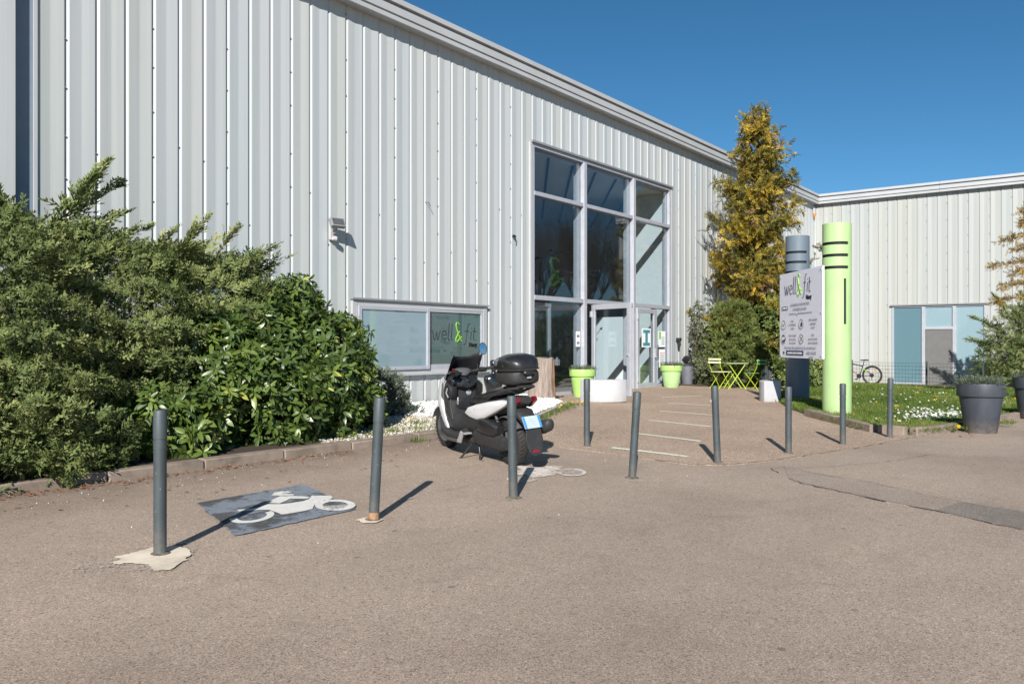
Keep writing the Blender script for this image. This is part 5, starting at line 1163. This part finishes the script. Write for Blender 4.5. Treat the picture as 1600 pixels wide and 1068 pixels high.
# hugger, engine, belt case, air box, shock, stands
f = MB(); vs, fs = [], []
for i in range(13):
    a = R(28+i*9.5)
    for k in range(9): b = R(-90+k*22.5); rr = .305+.018*math.cos(b); vs.append((rr*math.cos(a)*1.03, .10*math.sin(b), .275+rr*math.sin(a)))
for i in range(12):
    for k in range(8): fs.append((i*9+k, i*9+k+1, i*9+k+10, i*9+k+9))
fo = SP(f.add(vs, fs), 'rear_hugger', 'scoot_grey', 50); so = fo.modifiers.new('t', 'SOLIDIFY'); so.thickness = .008
SP(MB().loft([(-.10, .15, .275, .03, .07, 2.4), (-.02, .155, .28, .05, .095, 2.6), (.20, .16, .285, .055, .085, 3), (.44, .16, .295, .06, .10, 3), (.58, .155, .30, .05, .09, 2.6), (.66, .15, .30, .02, .05, 2.2)], 24), 'belt_case', 'scoot_matte', 50)
SP(MB().loft([(.02, .15, .43, .05, .05, 3), (.08, .155, .435, .085, .085, 3.4), (.34, .155, .45, .09, .10, 3.4), (.46, .15, .45, .08, .085, 3.2), (.52, .15, .45, .04, .05, 2.6)], 24), 'air_box', 'scoot_black', 50)
SP(MB().loft([(.66, 0, .32, .10, .09, 2.4), (.50, 0, .33, .13, .12, 2.6), (.25, -.02, .34, .12, .11, 2.6), (.1, -.03, .33, .06, .07, 2.4)], 20), 'engine', 'scoot_grey', 50)
sh = MB()
sh.tube([(.0+.12*math.sin(0), .125, .30), (.14, .135, .60)], .016, 8); 
so_ = SP(sh, 'shock_absorber', 'scoot_grey')
MB().tube([(.02+.10*(k/40)+.03*math.cos(k*.95), .128+.03*math.sin(k*.95), .33+.24*k/40) for k in range(41)], .006, 5).build('spring', 'scoot_black', so_)
SP(MB().tube([(.62, .20, .21), (.70, .30, .06), (.72, .36, .005), (.60, .38, .004)], [.014, .013, .012, .012], 8), 'side_stand', 'scoot_black')
SP(MB().tube([(.56, .14, .20), (.50, .17, .01), (.40, .18, .004)], .015, 8), 'centre_stand', 'scoot_black')
SP(MB().tube([(.56, -.14, .20), (.50, -.17, .01), (.40, -.18, .004)], .015, 8), 'centre_stand', 'scoot_black')
SP(MB().box(.62, .70, .20, .30, .325, .345), 'passenger_peg', 'scoot_silver', 0, bev=.005)

# the cockpit sits a little behind the front wheel
for o in S.children:
    if o.name.split('.')[0] in ('leg_shield', 'front_fairing', 'air_vent', 'dashboard', 'instrument_pod', 'ignition_lock', 'glove_box', 'windscreen', 'handlebar', 'grip', 'switch_pod', 'brake_lever', 'mirror_stalk', 'mirror', 'kill_switch', 'shield_seam', 'pocket_lid', 'bag_hook'):
        o.location.x -= .105
        if o.name.split('.')[0] in ('leg_shield', 'front_fairing', 'air_vent', 'windscreen', 'dashboard'): o.scale.y = .93
SP(MB().tube([(1.10, .26, .86), (1.12, .27, .80), (1.10, .255, .74)], .009, 6), 'lock_cable', 'scoot_silver')
SP(MB().tube([(1.06, .20, .99), (1.14, .14, .93), (1.22, .05, .90)], .007, 6), 'brake_cable', 'scoot_black')

for o in S.children:
    if o.name.split('.')[0] == 'front_fender' or (o.name.startswith('wheel') and o.location.x > 1): o.location.x += .085
# ================================================================== PLANTS
JP = [spray_proto(RNG, 7, 1, .52, .100, .32, .18, 40) for _ in range(8)]
def noiseT(P, seed, f=1.3, spread=.28, mid=.42): return np.clip(mid+.28*clump(P, f, seed)+RNG.normal(size=len(P))*spread*.5, 0, 1)
def juniper(t, ells, n, smin, smax, lean=(0.15, -0.1, .35), seed=3, mat='juniper', zmin=.15, lower=None):
    """feathery sprays in tiers over the surface of the bush"""
    P, Nn = ellip_pts(ells, int(n*.8), .22, zmin); P2, N2 = ellip_pts(ells, n-int(n*.8), .55, zmin, .5); P, Nn = np.concatenate([P, P2]), np.concatenate([Nn, N2]); n = len(P)
    c = clump(P*np.array([1, 1, 2.2]), 3.2, seed)*.7+clump(P*np.array([1, 1, 1.8]), 7.5, seed+9)*.55   # gather the sprays into tiers with gaps between
    keep = (c > -.50+.25*RNG.random(n)) & ((Nn[:, 1] < .45) | (RNG.random(n) < .3)); P, Nn, c = P[keep], Nn[keep], c[keep]; m_ = len(P)
    P = P+Nn*(c[:, None]*.27)
    D = norm(Nn*.40+np.array(lean)*.9+RNG.normal(size=(m_, 3))*.5); U = norm(Nn+np.array([0, 0, .25])+RNG.normal(size=(m_, 3))*.35)
    S = smin+(smax-smin)*RNG.random(m_)**1.5
    T = noiseT(P, seed+1, 1.7, .3, .34); 
    return scatter('foliage', JP, P-D*S[:, None]*.35, D, U, S, mat, T, t, tip=.22)
def plume(t, base, tip, n, s, mat='juniper', wid=.28, seed=1, curve=.15):
    """one long leading branch with sprays along it"""
    base, tip = np.array(base), np.array(tip); ax = tip-base; L = np.linalg.norm(ax); side = norm(np.cross(ax, [0, 0, 1.0])[None])[0]
    f = RNG.random(n)**.8; P = base+ax*f[:, None]+np.stack([np.zeros(n), np.zeros(n), curve*L*np.sin(f*3.1)*.3], 1)+RNG.normal(size=(n, 3))*(.05*(1.1-f))[:, None]
    D = norm(ax/L*.9+RNG.normal(size=(n, 3))*.5*(1.15-f)[:, None]+np.array([0, 0, .1])); S = s*(1.1-.6*f)*(.7+.5*RNG.random(n))
    return P, D, S
def plumes(t, lst, s, mat='juniper', nm='leading_shoot'):
    A = [plume(t, b, e, n, s) for b, e, n in lst]; P = np.concatenate([a[0] for a in A]); D = np.concatenate([a[1] for a in A]); S = np.concatenate([a[2] for a in A])
    scatter(nm, JP, P, D, norm(np.array([0, 0, 1.0])+RNG.normal(size=(len(P), 3))*.4), S, mat, noiseT(P, 4, 2, .3, .4), t, tip=.3)
    b = MB()
    for p, e, n in lst: b.tube([p, tuple(Vector(p).lerp(Vector(e), .5)+Vector((0, 0, .03))), tuple(Vector(p).lerp(Vector(e), .92))], [.012, .008, .003], 5)
    o = b.build('shoot_stem', 'twig', t); o['kind'] = 'stuff'
def stems(t, base, tips, r=.03, nm='stem', mat='twig'):
    for e in tips:
        b_ = Vector(base)+Vector((random.uniform(-.2, .2), random.uniform(-.15, .15), 0)); e = Vector(e); m_ = b_.lerp(e, .5)+Vector((random.uniform(-.12, .12), random.uniform(-.12, .12), .1))
        MB().tube([b_, m_, e], [r, r*.7, r*.3], 6).build(nm, mat, t)
zero = lambda o: o
def plant(name, label, cat, group=None): return thing(name, (0, 0, 0), label, cat, group=group)
def place(t, loc):
    """give a plant modelled in world metres its base as origin"""
    t.location = loc
    for c in t.children: c.matrix_parent_inverse = Matrix.Translation(-Vector(loc))
t = plant('juniper_bush', 'broad feathery grey-green juniper filling the left, pale plumes rising against the ribbed wall', 'bush')
JE = [(1.6,-1.6,.95,1.9,1.38,1.68), (3.2,-1.55,1.0,1.4,1.42,1.68), (4.7,-1.40,1.05,1.3,1.15,1.50), (5.9,-1.30,1.2,1.05,.95,1.30), (2.2,-2.25,.45,2.1,1.05,.78), (3.5,-2.22,.42,.90,1.0,.68)]
juniper(t, JE, 66000, .085, .20, seed=3, zmin=.06)
plumes(t, [((3.9,-1.3,2.15), (4.72,-1.25,3.38), 150), ((4.0,-1.25,2.2), (4.95,-1.2,2.85), 70), ((4.2,-1.25,2.2), (5.25,-1.15,2.72), 60), ((3.7,-1.3,2.3), (3.55,-1.3,2.95), 60), ((4.1,-1.2,2.5), (4.95,-1.1,3.2), 40), ((3.3,-1.5,2.2), (3.25,-1.6,2.85), 40),
           ((5.3,-1.5,2.2), (5.75,-1.6,2.85), 40), ((5.8,-1.5,2.2), (6.1,-1.7,2.75), 30), ((6.0,-1.5,2.1), (6.75,-1.6,2.62), 50), ((6.3,-1.4,2.1), (7.05,-1.5,2.50), 40), ((4.9,-1.7,2.1), (5.2,-1.8,2.62), 30), ((2.9,-2.0,2.1), (2.75,-2.2,2.75), 50), ((5.0,-1.6,2.2), (5.55,-1.8,2.5), 40)], .30)
stems(t, (3.6,-1.5,.1), [(2.4,-1.8,1.6), (3.3,-2.0,1.8), (4.4,-1.7,1.9), (5.2,-1.5,1.9), (5.8,-1.6,1.8), (1.6,-1.9,1.6)]); place(t, (3.6,-1.5,.2))
# laurel
t = plant('laurel_bush', 'glossy broad-leaved laurel in front of the juniper, ending at the window', 'bush')
LE = [(4.8,-2.33,.50,.62,.55,.60), (5.0,-2.15,1.0,.50,.42,.50), (5.5,-2.22,.80,.75,.68,.85), (5.6,-1.95,1.40,.55,.45,.45), (6.1,-2.2,.65,.8,.78,.85), (6.3,-1.9,1.35,.62,.6,.72), (6.95,-2.0,.8,.72,.85,1.0), (7.0,-1.6,1.5,.5,.5,.72), (7.5,-1.6,1.15,.62,.75,.72), (7.55,-1.85,.5,.62,.72,.55), (7.85,-1.45,1.35,.35,.4,.4)]
LP = [leaf_proto(.34, .12, .15), leaf_proto(.38, .05, .28), leaf_proto(.32, .16, .05), leaf_proto(.36, .1, .4)]
def whorls(ells, n, k, size, zmin, depth=.24, seed=5, upb=.45, f=2.0):
    P, Nn = ellip_pts(ells, n, depth, zmin); c = clump(P, f, seed); keep = c > -.60+.35*RNG.random(n); P, Nn, c = P[keep], Nn[keep], c[keep]; P = P+Nn*c[:, None]*.13; n = len(P)
    A = norm(Nn+np.array([0, 0, upb])+RNG.normal(size=(n, 3))*.5); B1 = norm(np.cross(A, RNG.normal(size=(n, 3)))); B2 = np.cross(A, B1)
    PP, DD, UU, SS, TT = [], [], [], [], []; tt = np.clip(.42+.22*clump(P, 1.5, seed+2)+RNG.normal(size=n)*.16, 0, 1)
    for j in range(k):
        a = 2*np.pi*(j*.382)+RNG.random(n)*.5; el = .15+.75*j/k+RNG.normal(size=n)*.12
        d = norm((np.cos(a)[:, None]*B1+np.sin(a)[:, None]*B2)*np.cos(el)[:, None]+A*np.sin(el)[:, None]-np.array([0, 0, .30]))
        PP.append(P-A*(.07*(k-j)/k)*RNG.random((n, 1))+d*.004); DD.append(d); UU.append(A+RNG.normal(size=(n, 3))*.15); SS.append(size*(1.05-.4*j/k)*(.75+.5*RNG.random(n))); TT.append(np.clip(tt+.10*(j/k)+RNG.normal(size=n)*.08+(RNG.random(n) > .985)*.4, 0, 1))
    return [np.concatenate(x) for x in (PP, DD, UU, SS, TT)]
P, D, U, S_, T = whorls(LE, 3900, 8, .132, .05, .40, 5, .3, 3.6)
Pc = np.array([0, -10.58, 1.35]); nrm_ = norm(U); facing = np.einsum('ij,ij->i', nrm_, norm(Pc-P)); order = np.argsort(-(facing*.5+((P-np.array([6.3,-1.7,.9]))@np.array([-.5,-.85,.05]))))
top = order[:280]; rest = order[280:]
scatter('foliage', LP, P[rest], D[rest], U[rest], S_[rest], 'laurel', T[rest], t, smooth=True)
leafmes = []
for i, (pv, pq, pw) in enumerate(LP):
    for q in range(3): leafmes.append(raw_mesh('leaf', pv, pq, 'laurel', np.full(len(pv), .35+.25*q), True))
for k in top:
    d = Vector(D[k]).normalized(); y_ = Vector(U[k]).cross(d).normalized(); z_ = d.cross(y_); s = S_[k]*1.05
    o = bpy.data.objects.new('leaf', random.choice(leafmes)); link(o, t); o.matrix_local = Matrix(((d.x*s, y_.x*s, z_.x*s, P[k][0]), (d.y*s, y_.y*s, z_.y*s, P[k][1]), (d.z*s, y_.z*s, z_.z*s, P[k][2]), (0, 0, 0, 1)))
stems(t, (6.4,-1.8,.1), [(5.4,-2.1,1.0), (6.0,-2.2,1.4), (6.6,-2.1,1.6), (7.2,-1.9,1.6), (7.5,-1.6,1.5), (6.8,-1.5,1.9)])
for q in range(7):
    a = Vector((6.2+q*.26, -1.9+.08*q, 1.75-.06*q)); e = a+Vector((random.uniform(.0, .35), random.uniform(-.25, .1), random.uniform(.3, .55)))
    n = 16; f = RNG.random(n); pp = np.array(a)+(np.array(e)-np.array(a))*f[:, None]
    scatter('top_shoot', LP, pp, norm(RNG.normal(size=(n, 3))*.6+np.array([.1, 0, .55])), RNG.normal(size=(n, 3)), .11*(.6+.6*RNG.random(n)), 'laurel', np.clip(.6+.2*RNG.normal(size=n), 0, 1), t, smooth=True)
    MB().tube([a, e], [.006, .003], 5).build('twig', 'twig', t)
loc = Vector((6.4,-1.8,.2)); t.location = loc
for c in t.children: c.matrix_parent_inverse = Matrix.Translation(-loc)
# two low dark bushes under the window
for (x, y, r, h, lab) in ((9.25, -.95, .42, .62, 'low dark grey-green bush right of the laurel, under the window'), (8.45, -1.15, .50, .72, 'low dark bush half behind the laurel, under the window')):
    t = plant('lavender_bush', lab, 'bush', 'low dark bushes under the window')
    juniper(t, [(x, y, .35, r, r, h-.12)], 1500, .10, .2, (0, 0, .6), 9, 'lavender', .1); stems(t, (x, y, .2), [(x+.1, y, .6), (x-.1, y-.1, .6)], .012); place(t, (x, y, g(x, y)+.07))
# golden conifer
t = plant('golden_conifer', 'tall narrow conifer with yellow-tipped foliage standing against the long wall', 'tree')
cx, cy, H0 = 23.95, -1.5, 8.35
GP_ = [spray_proto(RNG, 11, 1, .50, .10, .30, .45, 40) for _ in range(8)]
rg = np.random.default_rng(5); Ps, Ds, Ss = [], [], []; trunk = [(cx, cy, .1), (cx+.03, cy, 3), (cx-.02, cy+.02, 6), (cx+.06, cy-.03, H0-.4)]
limbs = MB(); 
for k in range(150):
    z = .7+(H0-.9)*(k/150)**.92; fr = (z-.4)/(H0-.4)
    prof = (1.80*(1-fr)**.66)*(1.0 if fr > .12 else .75+fr*2)
    a = k*2.399+rg.uniform(-.6, .6); z += rg.uniform(-.12, .12); Rr = prof*rg.uniform(.50, 1.18)+.05
    if rg.random() < .10: Rr *= 1.28
    rise = rg.uniform(.10, .5); e = np.array([cx+Rr*math.cos(a), cy+Rr*math.sin(a)*.88, z+Rr*rise]); b0 = np.array([cx, cy, z])
    if e[1] > -.12: e[1] = -.12
    limbs.tube([tuple(b0), tuple((b0+e)/2+np.array([0, 0, -.06])), tuple(e)], [.022*(1-fr)+.008, .014*(1-fr)+.005, .004], 5, False)
    m_ = int(20+38*Rr)
    f = np.where(rg.random(m_) < .7, .45+.55*rg.random(m_)**.7, rg.random(m_)); kn = rg.normal(size=(5, 3))*np.array([.20, .20, .13])*(.35+.5*Rr); p = b0+(e-b0)*f[:, None]+kn[rg.integers(0, 5, m_)]*f[:, None]+rg.normal(size=(m_, 3))*.065
    Ps.append(p); Ds.append(norm((e-b0)[None]/max(Rr, .1)*.75+rg.normal(size=(m_, 3))*.6+np.array([0, 0, -.08]))); Ss.append((.15+.17*rg.random(m_))*(.75+.35*min(1, Rr)))
P, D, S_ = np.concatenate(Ps), np.concatenate(Ds), np.concatenate(Ss); P[:, 1] = np.minimum(P[:, 1], -.10)
T = np.clip(.18+.28*clump(P, 2.4, 21)+RNG.normal(size=len(P))*.15+(RNG.random(len(P)) > .95)*.6, 0, 1)
out_ = norm((P-np.array([cx, cy, 0]))*np.array([1, 1, 0])); scatter('crown', GP_, P, D, norm(out_*.9+np.array([0, 0, .5])+RNG.normal(size=(len(P), 3))*.4), S_, 'golden', T, t, tip=.42)
MB().tube(trunk, [.13, .10, .055, .012], 10).build('trunk', 'trunk', t); tag(limbs.build('limb', 'twig', t), kind='stuff'); place(t, (cx, cy, g(cx, cy)))
# cypress in cloud-like pads, and the shrubs round it
t = plant('hinoki_cypress', 'dense dark green dwarf cypress with cloud-like pads, behind the bistro table', 'bush')
CP = [spray_proto(RNG, 11, 1, .55, .10, .55, .0, 40) for _ in range(5)]
pads = []; rg = random.Random(4); hx, hy = 22.65, -1.25
for k in range(42):
    z = .35+2.05*(k/42); a = k*2.4; rr = .78*math.sin(min(1, (2.75-z)/1.9)*1.45)*rg.uniform(.75, 1.05); pads.append((hx+rr*math.cos(a), hy+rr*.85*math.sin(a), z, .34*rg.uniform(.8, 1.2), .34, .17))
P, Nn = ellip_pts(pads, 6500, .15, .12, .9); D = norm(Nn+np.array([0, 0, .35])+RNG.normal(size=P.shape)*.3); P[:, 1] = np.minimum(P[:, 1], -.15)
scatter('foliage', CP, P, D, RNG.normal(size=P.shape), .10+.07*RNG.random(len(P)), 'hinoki', np.clip(.45+.25*clump(P, 3, 8)+RNG.normal(size=len(P))*.15, 0, 1), t, tip=.2)
stems(t, (hx, hy, .1), [(hx, hy, 1.9), (hx+.3, hy, 1.3), (hx-.3, hy-.1, 1.2)], .035); place(t, (hx, hy, g(hx, hy)))
SL = [leaf_proto(.42, .1, .2), leaf_proto(.36, .14, .1)]
def leafy(name, label, ells, n, k, size, mat, base, seed, group=None, depth=.3, f=2.4):
    t = plant(name, label, 'bush', group); P, D, U, S_, T = whorls(ells, n, k, size, .1, depth, seed, .5, f); P[:, 1] = np.minimum(P[:, 1], -.10)
    scatter('foliage', SL, P, D, U, S_, mat, T, t); stems(t, base, [(e[0], e[1], e[2]+e[5]*.4) for e in ells], .022); place(t, base); return t
leafy('variegated_shrub', 'large loose yellow-green leafy shrub between the dark cypress and the grey column', [(23.9,-2.6,1.0,.95,.75,1.1), (24.7,-2.5,1.1,1.0,.8,1.35), (23.4,-2.9,.6,.7,.6,.6), (24.2,-2.0,1.9,1.0,.8,.9), (25.6,-2.5,.8,.9,.8,.9), (23.6,-2.2,2.0,.7,.6,.75), (23.0,-3.0,.6,.6,.5,.65), (25.0,-3.1,.7,1.2,.5,.75)], 3600, 7, .115, 'variegated', (24.2,-2.5,.1), 31)
leafy('grey_shrub', 'thin grey-green leafy shrub against the wall beside the grey bin', [(22.15,-.55,1.9,.42,.35,.75), (21.95,-.75,.75,.55,.45,.65), (22.5,-.5,1.1,.5,.4,.8), (22.35,-1.35,.45,.5,.4,.42)], 640, 6, .10, 'greyleaf', (22.2,-.6,.15), 41, depth=.6)
# right edge: clipped juniper behind the dark pots and a larch reaching into the frame
t = plant('right_juniper', 'dense grey-green juniper at the right edge behind the dark planters', 'bush')
RE_ = [(31.0,-7.75,1.05,1.55,1.35,1.50), (31.2,-7.3,.7,1.6,1.15,1.0), (30.2,-9.2,1.0,1.7,1.4,1.6), (29.6,-8.0,.6,.9,1.2,.95)]
juniper(t, RE_, 13000, .14, .30, (-.15, .25, .12), 13); plumes(t, [((31.0,-7.3,2.0), (31.2,-6.7,2.95), 70), ((31.2,-7.0,1.7), (31.3,-6.05,2.25), 60), ((30.8,-7.9,2.1), (30.8,-7.5,2.95), 50), ((31.0,-6.9,1.2), (31.0,-6.0,1.5), 50)], .36)
stems(t, (30.9,-7.8,-.1), [(30.9,-7.5,1.5), (31.2,-7.1,1.2)]); place(t, (30.9,-7.8,g(30.9,-7.8)))
t = plant('larch_tree', 'thin larch mostly out of frame, sparse yellow twigs reaching in from the right edge', 'tree')
lx, ly = 22.6, -8.93; MB().tube([(lx, ly, 0), (lx+.05, ly, 2), (lx, ly+.05, 4), (lx-.03, ly, 5.2)], [.09, .07, .045, .015], 8).build('trunk', 'trunk', t)
lb_ = MB(); PP, DD = [], []
for k, (z, a, L) in enumerate([(2.75, 118, 1.15), (3.05, 135, 1.05), (3.25, 110, 1.25), (3.6, 128, .95), (3.85, 112, 1.05), (4.2, 130, .75), (4.5, 115, .65), (2.45, 100, 1.2), (3.4, 250, 1.1), (3.9, 300, .9), (2.9, 20, 1.0), (4.4, 60, .7), (3.1, 200, 1.1)]):
    e = np.array([lx+L*math.cos(R(a)), ly+L*math.sin(R(a)), z-.12]); b0 = np.array([lx, ly, z]); lb_.tube([tuple(b0), tuple((b0+e)/2+np.array([0, 0, .08])), tuple(e)], [.022, .014, .004], 5, False)
    n = 120; f = .15+.85*RNG.random(n); PP.append(b0+(e-b0)*f[:, None]+np.array([0, 0, .08])*np.sin(f*3.1)[:, None]+RNG.normal(size=(n, 3))*.035); DD.append(norm((e-b0)[None]*.5+RNG.normal(size=(n, 3))*.6))
P, D = np.concatenate(PP), np.concatenate(DD)
scatter('foliage', [spray_proto(RNG, 7, 0, .45, .12, .5, .1, 45) for _ in range(3)], P, D, RNG.normal(size=P.shape), .10+.07*RNG.random(len(P)), 'larch', RNG.random(len(P)), t, tip=.1)
tag(lb_.build('limb', 'twig', t), kind='stuff'); place(t, (lx, ly, 0))
# bare pollarded trees beyond the wing: the entrance glass mirrors them
def bare_tree(x, y, h, seed, label):
    t = thing('bare_tree', (x, y, -.15), label, 'tree', group='bare pollarded trees out beyond the wing'); rg = random.Random(seed)
    MB().tube([(0, 0, 0), (.05, 0, h*.25), (0, .05, h*.42)], [.34, .26, .24], 10).build('trunk', 'trunk', t); b = MB()
    for k in range(13):
        a = 6.28*k/13+rg.uniform(-.2, .2); sp_ = rg.uniform(.25, 1.0); p0 = Vector((0, 0, h*.38)); p1 = Vector((math.cos(a)*sp_*h*.16, math.sin(a)*sp_*h*.16, h*rg.uniform(.50, .62)))
        b.tube([p0, p1], [.12, .06], 5, False)
        for j in range(14):
            q = p1+Vector((rg.gauss(0, .12)+math.cos(a)*.16*sp_, rg.gauss(0, .12)+math.sin(a)*.16*sp_, .5)).normalized()*h*rg.uniform(.25, .48); m_ = p1.lerp(q, .5)+Vector((rg.gauss(0, .1), rg.gauss(0, .1), 0)); b.tube([p1, m_, q], [.028, .018, .006], 4, False)
            for i in range(3): r_ = m_.lerp(q, rg.random()); b.tube([r_, r_+Vector((rg.gauss(0, .5), rg.gauss(0, .5), rg.uniform(.3, 1.0)))], [.012, .004], 3, False)
    tag(b.build('branch', 'bare_twig', t), kind='stuff')
bare_tree(38.5, -13.5, 8.2, 3, 'bare pollarded tree nearest the wing, mirrored in the middle entrance pane'); bare_tree(40.0, -17.5, 8.6, 5, 'bare pollarded tree farther out, mirrored in the left entrance pane'); bare_tree(47.0, -15.5, 9.0, 8, 'farthest bare pollarded tree, mirrored faintly in the entrance panes')
# ================================================================== GRASS, FLOWERS, GRAVEL, LITTER
def inside(poly, P):
    x, y = P[:, 0], P[:, 1]; c = np.zeros(len(P), bool); n = len(poly)
    for i in range(n):
        (x1, y1), (x2, y2) = poly[i], poly[(i+1) % n]; c ^= ((y1 > y) != (y2 > y)) & (x < (x2-x1)*(y-y1)/(y2-y1+1e-12)+x1)
    return c
def gz(P): return np.array([g(a, b) for a, b in P])
def region(poly, n):
    lo, hi = np.min(poly, 0), np.max(poly, 0); out = np.zeros((0, 2))
    while len(out) < n: p = lo+(hi-lo)*RNG.random((n*2, 2)); out = np.concatenate([out, p[inside(poly, p)]])
    return out[:n]
LAWN = [(13.66,-7.3),(13.52,-7.80),(13.9,-7.98),(14.7,-8.15),(16.56,-8.45),(17.3,-8.6),(22,-9.3),(29.0,-10.2),(29.0,-2.9),(24.6,-3.0),(23.4,-2.95),(20.5,-3.35),(18.7,-4.0),(16.5,-5.05),(16.1,-5.35),(15.45,-5.85)]
blade = strip_proto([(np.array([0, 0, 0.]), np.array([1, 0, 0.]), .16, np.array([0, 0, 1.])), (np.array([0, .2, 0.]), np.array([.75, .45, .1]), .14, np.array([0, .3, 1.]))])
xy = region(LAWN, 52000); near = xy[:, 0] < 20; extra = region([p for p in LAWN if p[0] < 19]+[(19,-8.8)], 22000); xy = np.concatenate([xy, extra])
P = np.stack([xy[:, 0], xy[:, 1], gz(xy)+.03], 1); c = clump(np.c_[xy, xy[:, :1]*0], 1.8, 77)
D = norm(np.array([0, 0, 1.0])+RNG.normal(size=P.shape)*.55); D[:, 2] = np.abs(D[:, 2])
scatter('grass', [blade], P, D, RNG.normal(size=P.shape), (.055+.05*RNG.random(len(P)))*(1+.35*c), 'grass', np.clip(.42+.36*c+RNG.normal(size=len(P))*.22, 0, 1))
def tufts(name, spots, n, mat='grass', h=.10, spread=.10):
    PP = [np.array([x, y, g(x, y)+dz])+RNG.normal(size=(int(n*k), 3))*np.array([spread, spread, 0])*k for x, y, dz, k in spots]; P = np.concatenate(PP); D = norm(np.array([0, 0, .8])+RNG.normal(size=P.shape)*.6); D[:, 2] = np.abs(D[:, 2])
    scatter(name, [blade], P, D, RNG.normal(size=P.shape), h*(.5+.8*RNG.random(len(P))), mat, np.clip(.5+RNG.normal(size=len(P))*.25, 0, 1))
sp_ = [(x, -2.75-.1*random.random(), .09, .8) for x in np.linspace(6.9, 10.3, 9)]+[(9.7, -.15, .08, 1), (10.2, -.12, .08, .6), (11.2, -.1, .08, .7), (12.6, -.1, .08, .6), (8.0, -2.2, .08, 1), (8.6, -2.3, .08, 1.2)]+[(10.6+i*.28, -2.97+i*.115, .02, .4+.3*(i % 3)) for i in range(12)]+[(13.6+.25*i, -7.95-.1*i, .06, .9) for i in range(10)]+[(15.2-.2*i, -5.95-.17*i, .06, .9) for i in range(8)]+[(12.9, -1.80, .04, 1.5), (13.4, -1.5, .04, 1.7), (7.75, -3.17, .0, .7), (18.0, -4.45, .02, 1.3), (18.4, -4.25, .02, 1.4), (16.3, -5.85, .04, 1.4), (15.9, -5.8, .04, 1.4)]
tufts('weeds', sp_, 55, h=.07)
flower = strip_proto([(np.array([0, -.5, 0.]), np.array([0, .5, 0.]), .9, np.array([1, 0, 0.])), (np.array([0, 0, -.5]), np.array([0, 0, .5]), .9, np.array([1, 0, 0.]))])
def flowers(name, spots, size, mat, dz):
    xy = np.concatenate([np.array([[x, y]])+RNG.normal(size=(n, 2))*np.array([sx_, sy_]) for x, y, n, sx_, sy_ in spots]); P = np.stack([xy[:, 0], xy[:, 1], gz(xy)+dz], 1)
    D = norm(np.array([-.35, -.3, .8])+RNG.normal(size=P.shape)*.25); scatter(name, [flower], P, D, RNG.normal(size=P.shape), size*(.7+.6*RNG.random(len(P))), mat, RNG.random(len(P)))
flowers('daisies', [(16.6, -7.5, 110, .75, .28), (17.6, -7.3, 60, .9, .4), (21, -6.5, 60, 3, 1.2), (17.0, -7.9, 60, .5, .2), (25, -6.5, 20, 2.5, 1.5)], .042, 'daisy', .10)
flowers('dandelions', [(18.4, -5.3, 5, .3, .12), (17.6, -6.3, 3, .6, .3), (22, -8.2, 7, .35, .2), (19, -5.6, 6, 2, 1), (13.05, -1.8, 7, .35, .12), (9.0, -2.4, 4, .5, .2), (12.4, -2.2, 4, .4, .10), (14.35, -8.30, 4, .12, .03), (24, -5.5, 8, 3, 1)], .05, 'dandelion', .10)
# gravel: low-poly pebbles
oc = np.array([[1, 0, 0], [-1, 0, 0], [0, 1, 0], [0, -1, 0], [0, 0, 1], [0, 0, -1]], float); of = np.array([[0, 2, 4], [2, 1, 4], [1, 3, 4], [3, 0, 4], [2, 0, 5], [1, 2, 5], [3, 1, 5], [0, 3, 5]])
PB = [(oc*np.array([1, .75, .55])*(1+.25*RNG.normal(size=(6, 1))), of, np.zeros(6)) for _ in range(5)]
def pebbles(name, poly, n, mat, s, dz, pile=0.0):
    xy = region(poly, n); P = np.stack([xy[:, 0], xy[:, 1], gz(xy)+dz+pile*RNG.random(n)], 1); D = RNG.normal(size=P.shape); D[:, 2] *= .3; scatter(name, PB, P, D, np.array([0, 0, 1.0])+RNG.normal(size=P.shape)*.4, s*(.5+.9*RNG.random(n)), mat, RNG.random(n))
pebbles('white_gravel', [(8.7,-.06),(9.4,-1.5),(10.3,-2.7),(11.17,-2.62),(13.36,-1.68),(14.18,-.8),(14.25,-.06)], 17000, 'stone_white', .030, .088, .02)
pebbles('beige_gravel', [(6.5,-.5),(6.5,-2.95),(10.3,-2.9),(11.0,-2.6),(9.4,-1.6),(8.8,-.2)], 6500, 'stone', .020, .082, .01)
pebbles('loose_grit', [(2,-3.15),(2,-3.9),(8.5,-3.9),(8.5,-3.15)], 130, 'stone', .008, .004); pebbles('loose_grit', [(3,-4),(3,-7),(9,-7),(9,-4)], 60, 'stone', .007, .004)
bits = strip_proto([(np.array([-.5, 0, 0.]), np.array([.5, 0, .12]), .5, np.array([0, 0, 1.]))])
xy = np.concatenate([np.stack([RNG.uniform(2, 6.6, 300), -3.17-np.abs(RNG.normal(size=300))*.10], 1), np.stack([RNG.uniform(13.6, 17, 110), -8.33-np.abs(RNG.normal(size=110))*.12-.19*(RNG.uniform(0, 1, 110))], 1), np.stack([RNG.uniform(2, 7, 60), RNG.uniform(-4.4, -3.2, 60)], 1)])
P = np.stack([xy[:, 0], xy[:, 1], gz(xy)+.008], 1); scatter('leaf_litter', [bits], P, np.c_[RNG.normal(size=(len(P), 2)), RNG.normal(size=len(P))*.2], np.array([0, 0, 1.0])+RNG.normal(size=P.shape)*.2, .03+.03*RNG.random(len(P)), 'litter', RNG.random(len(P)))
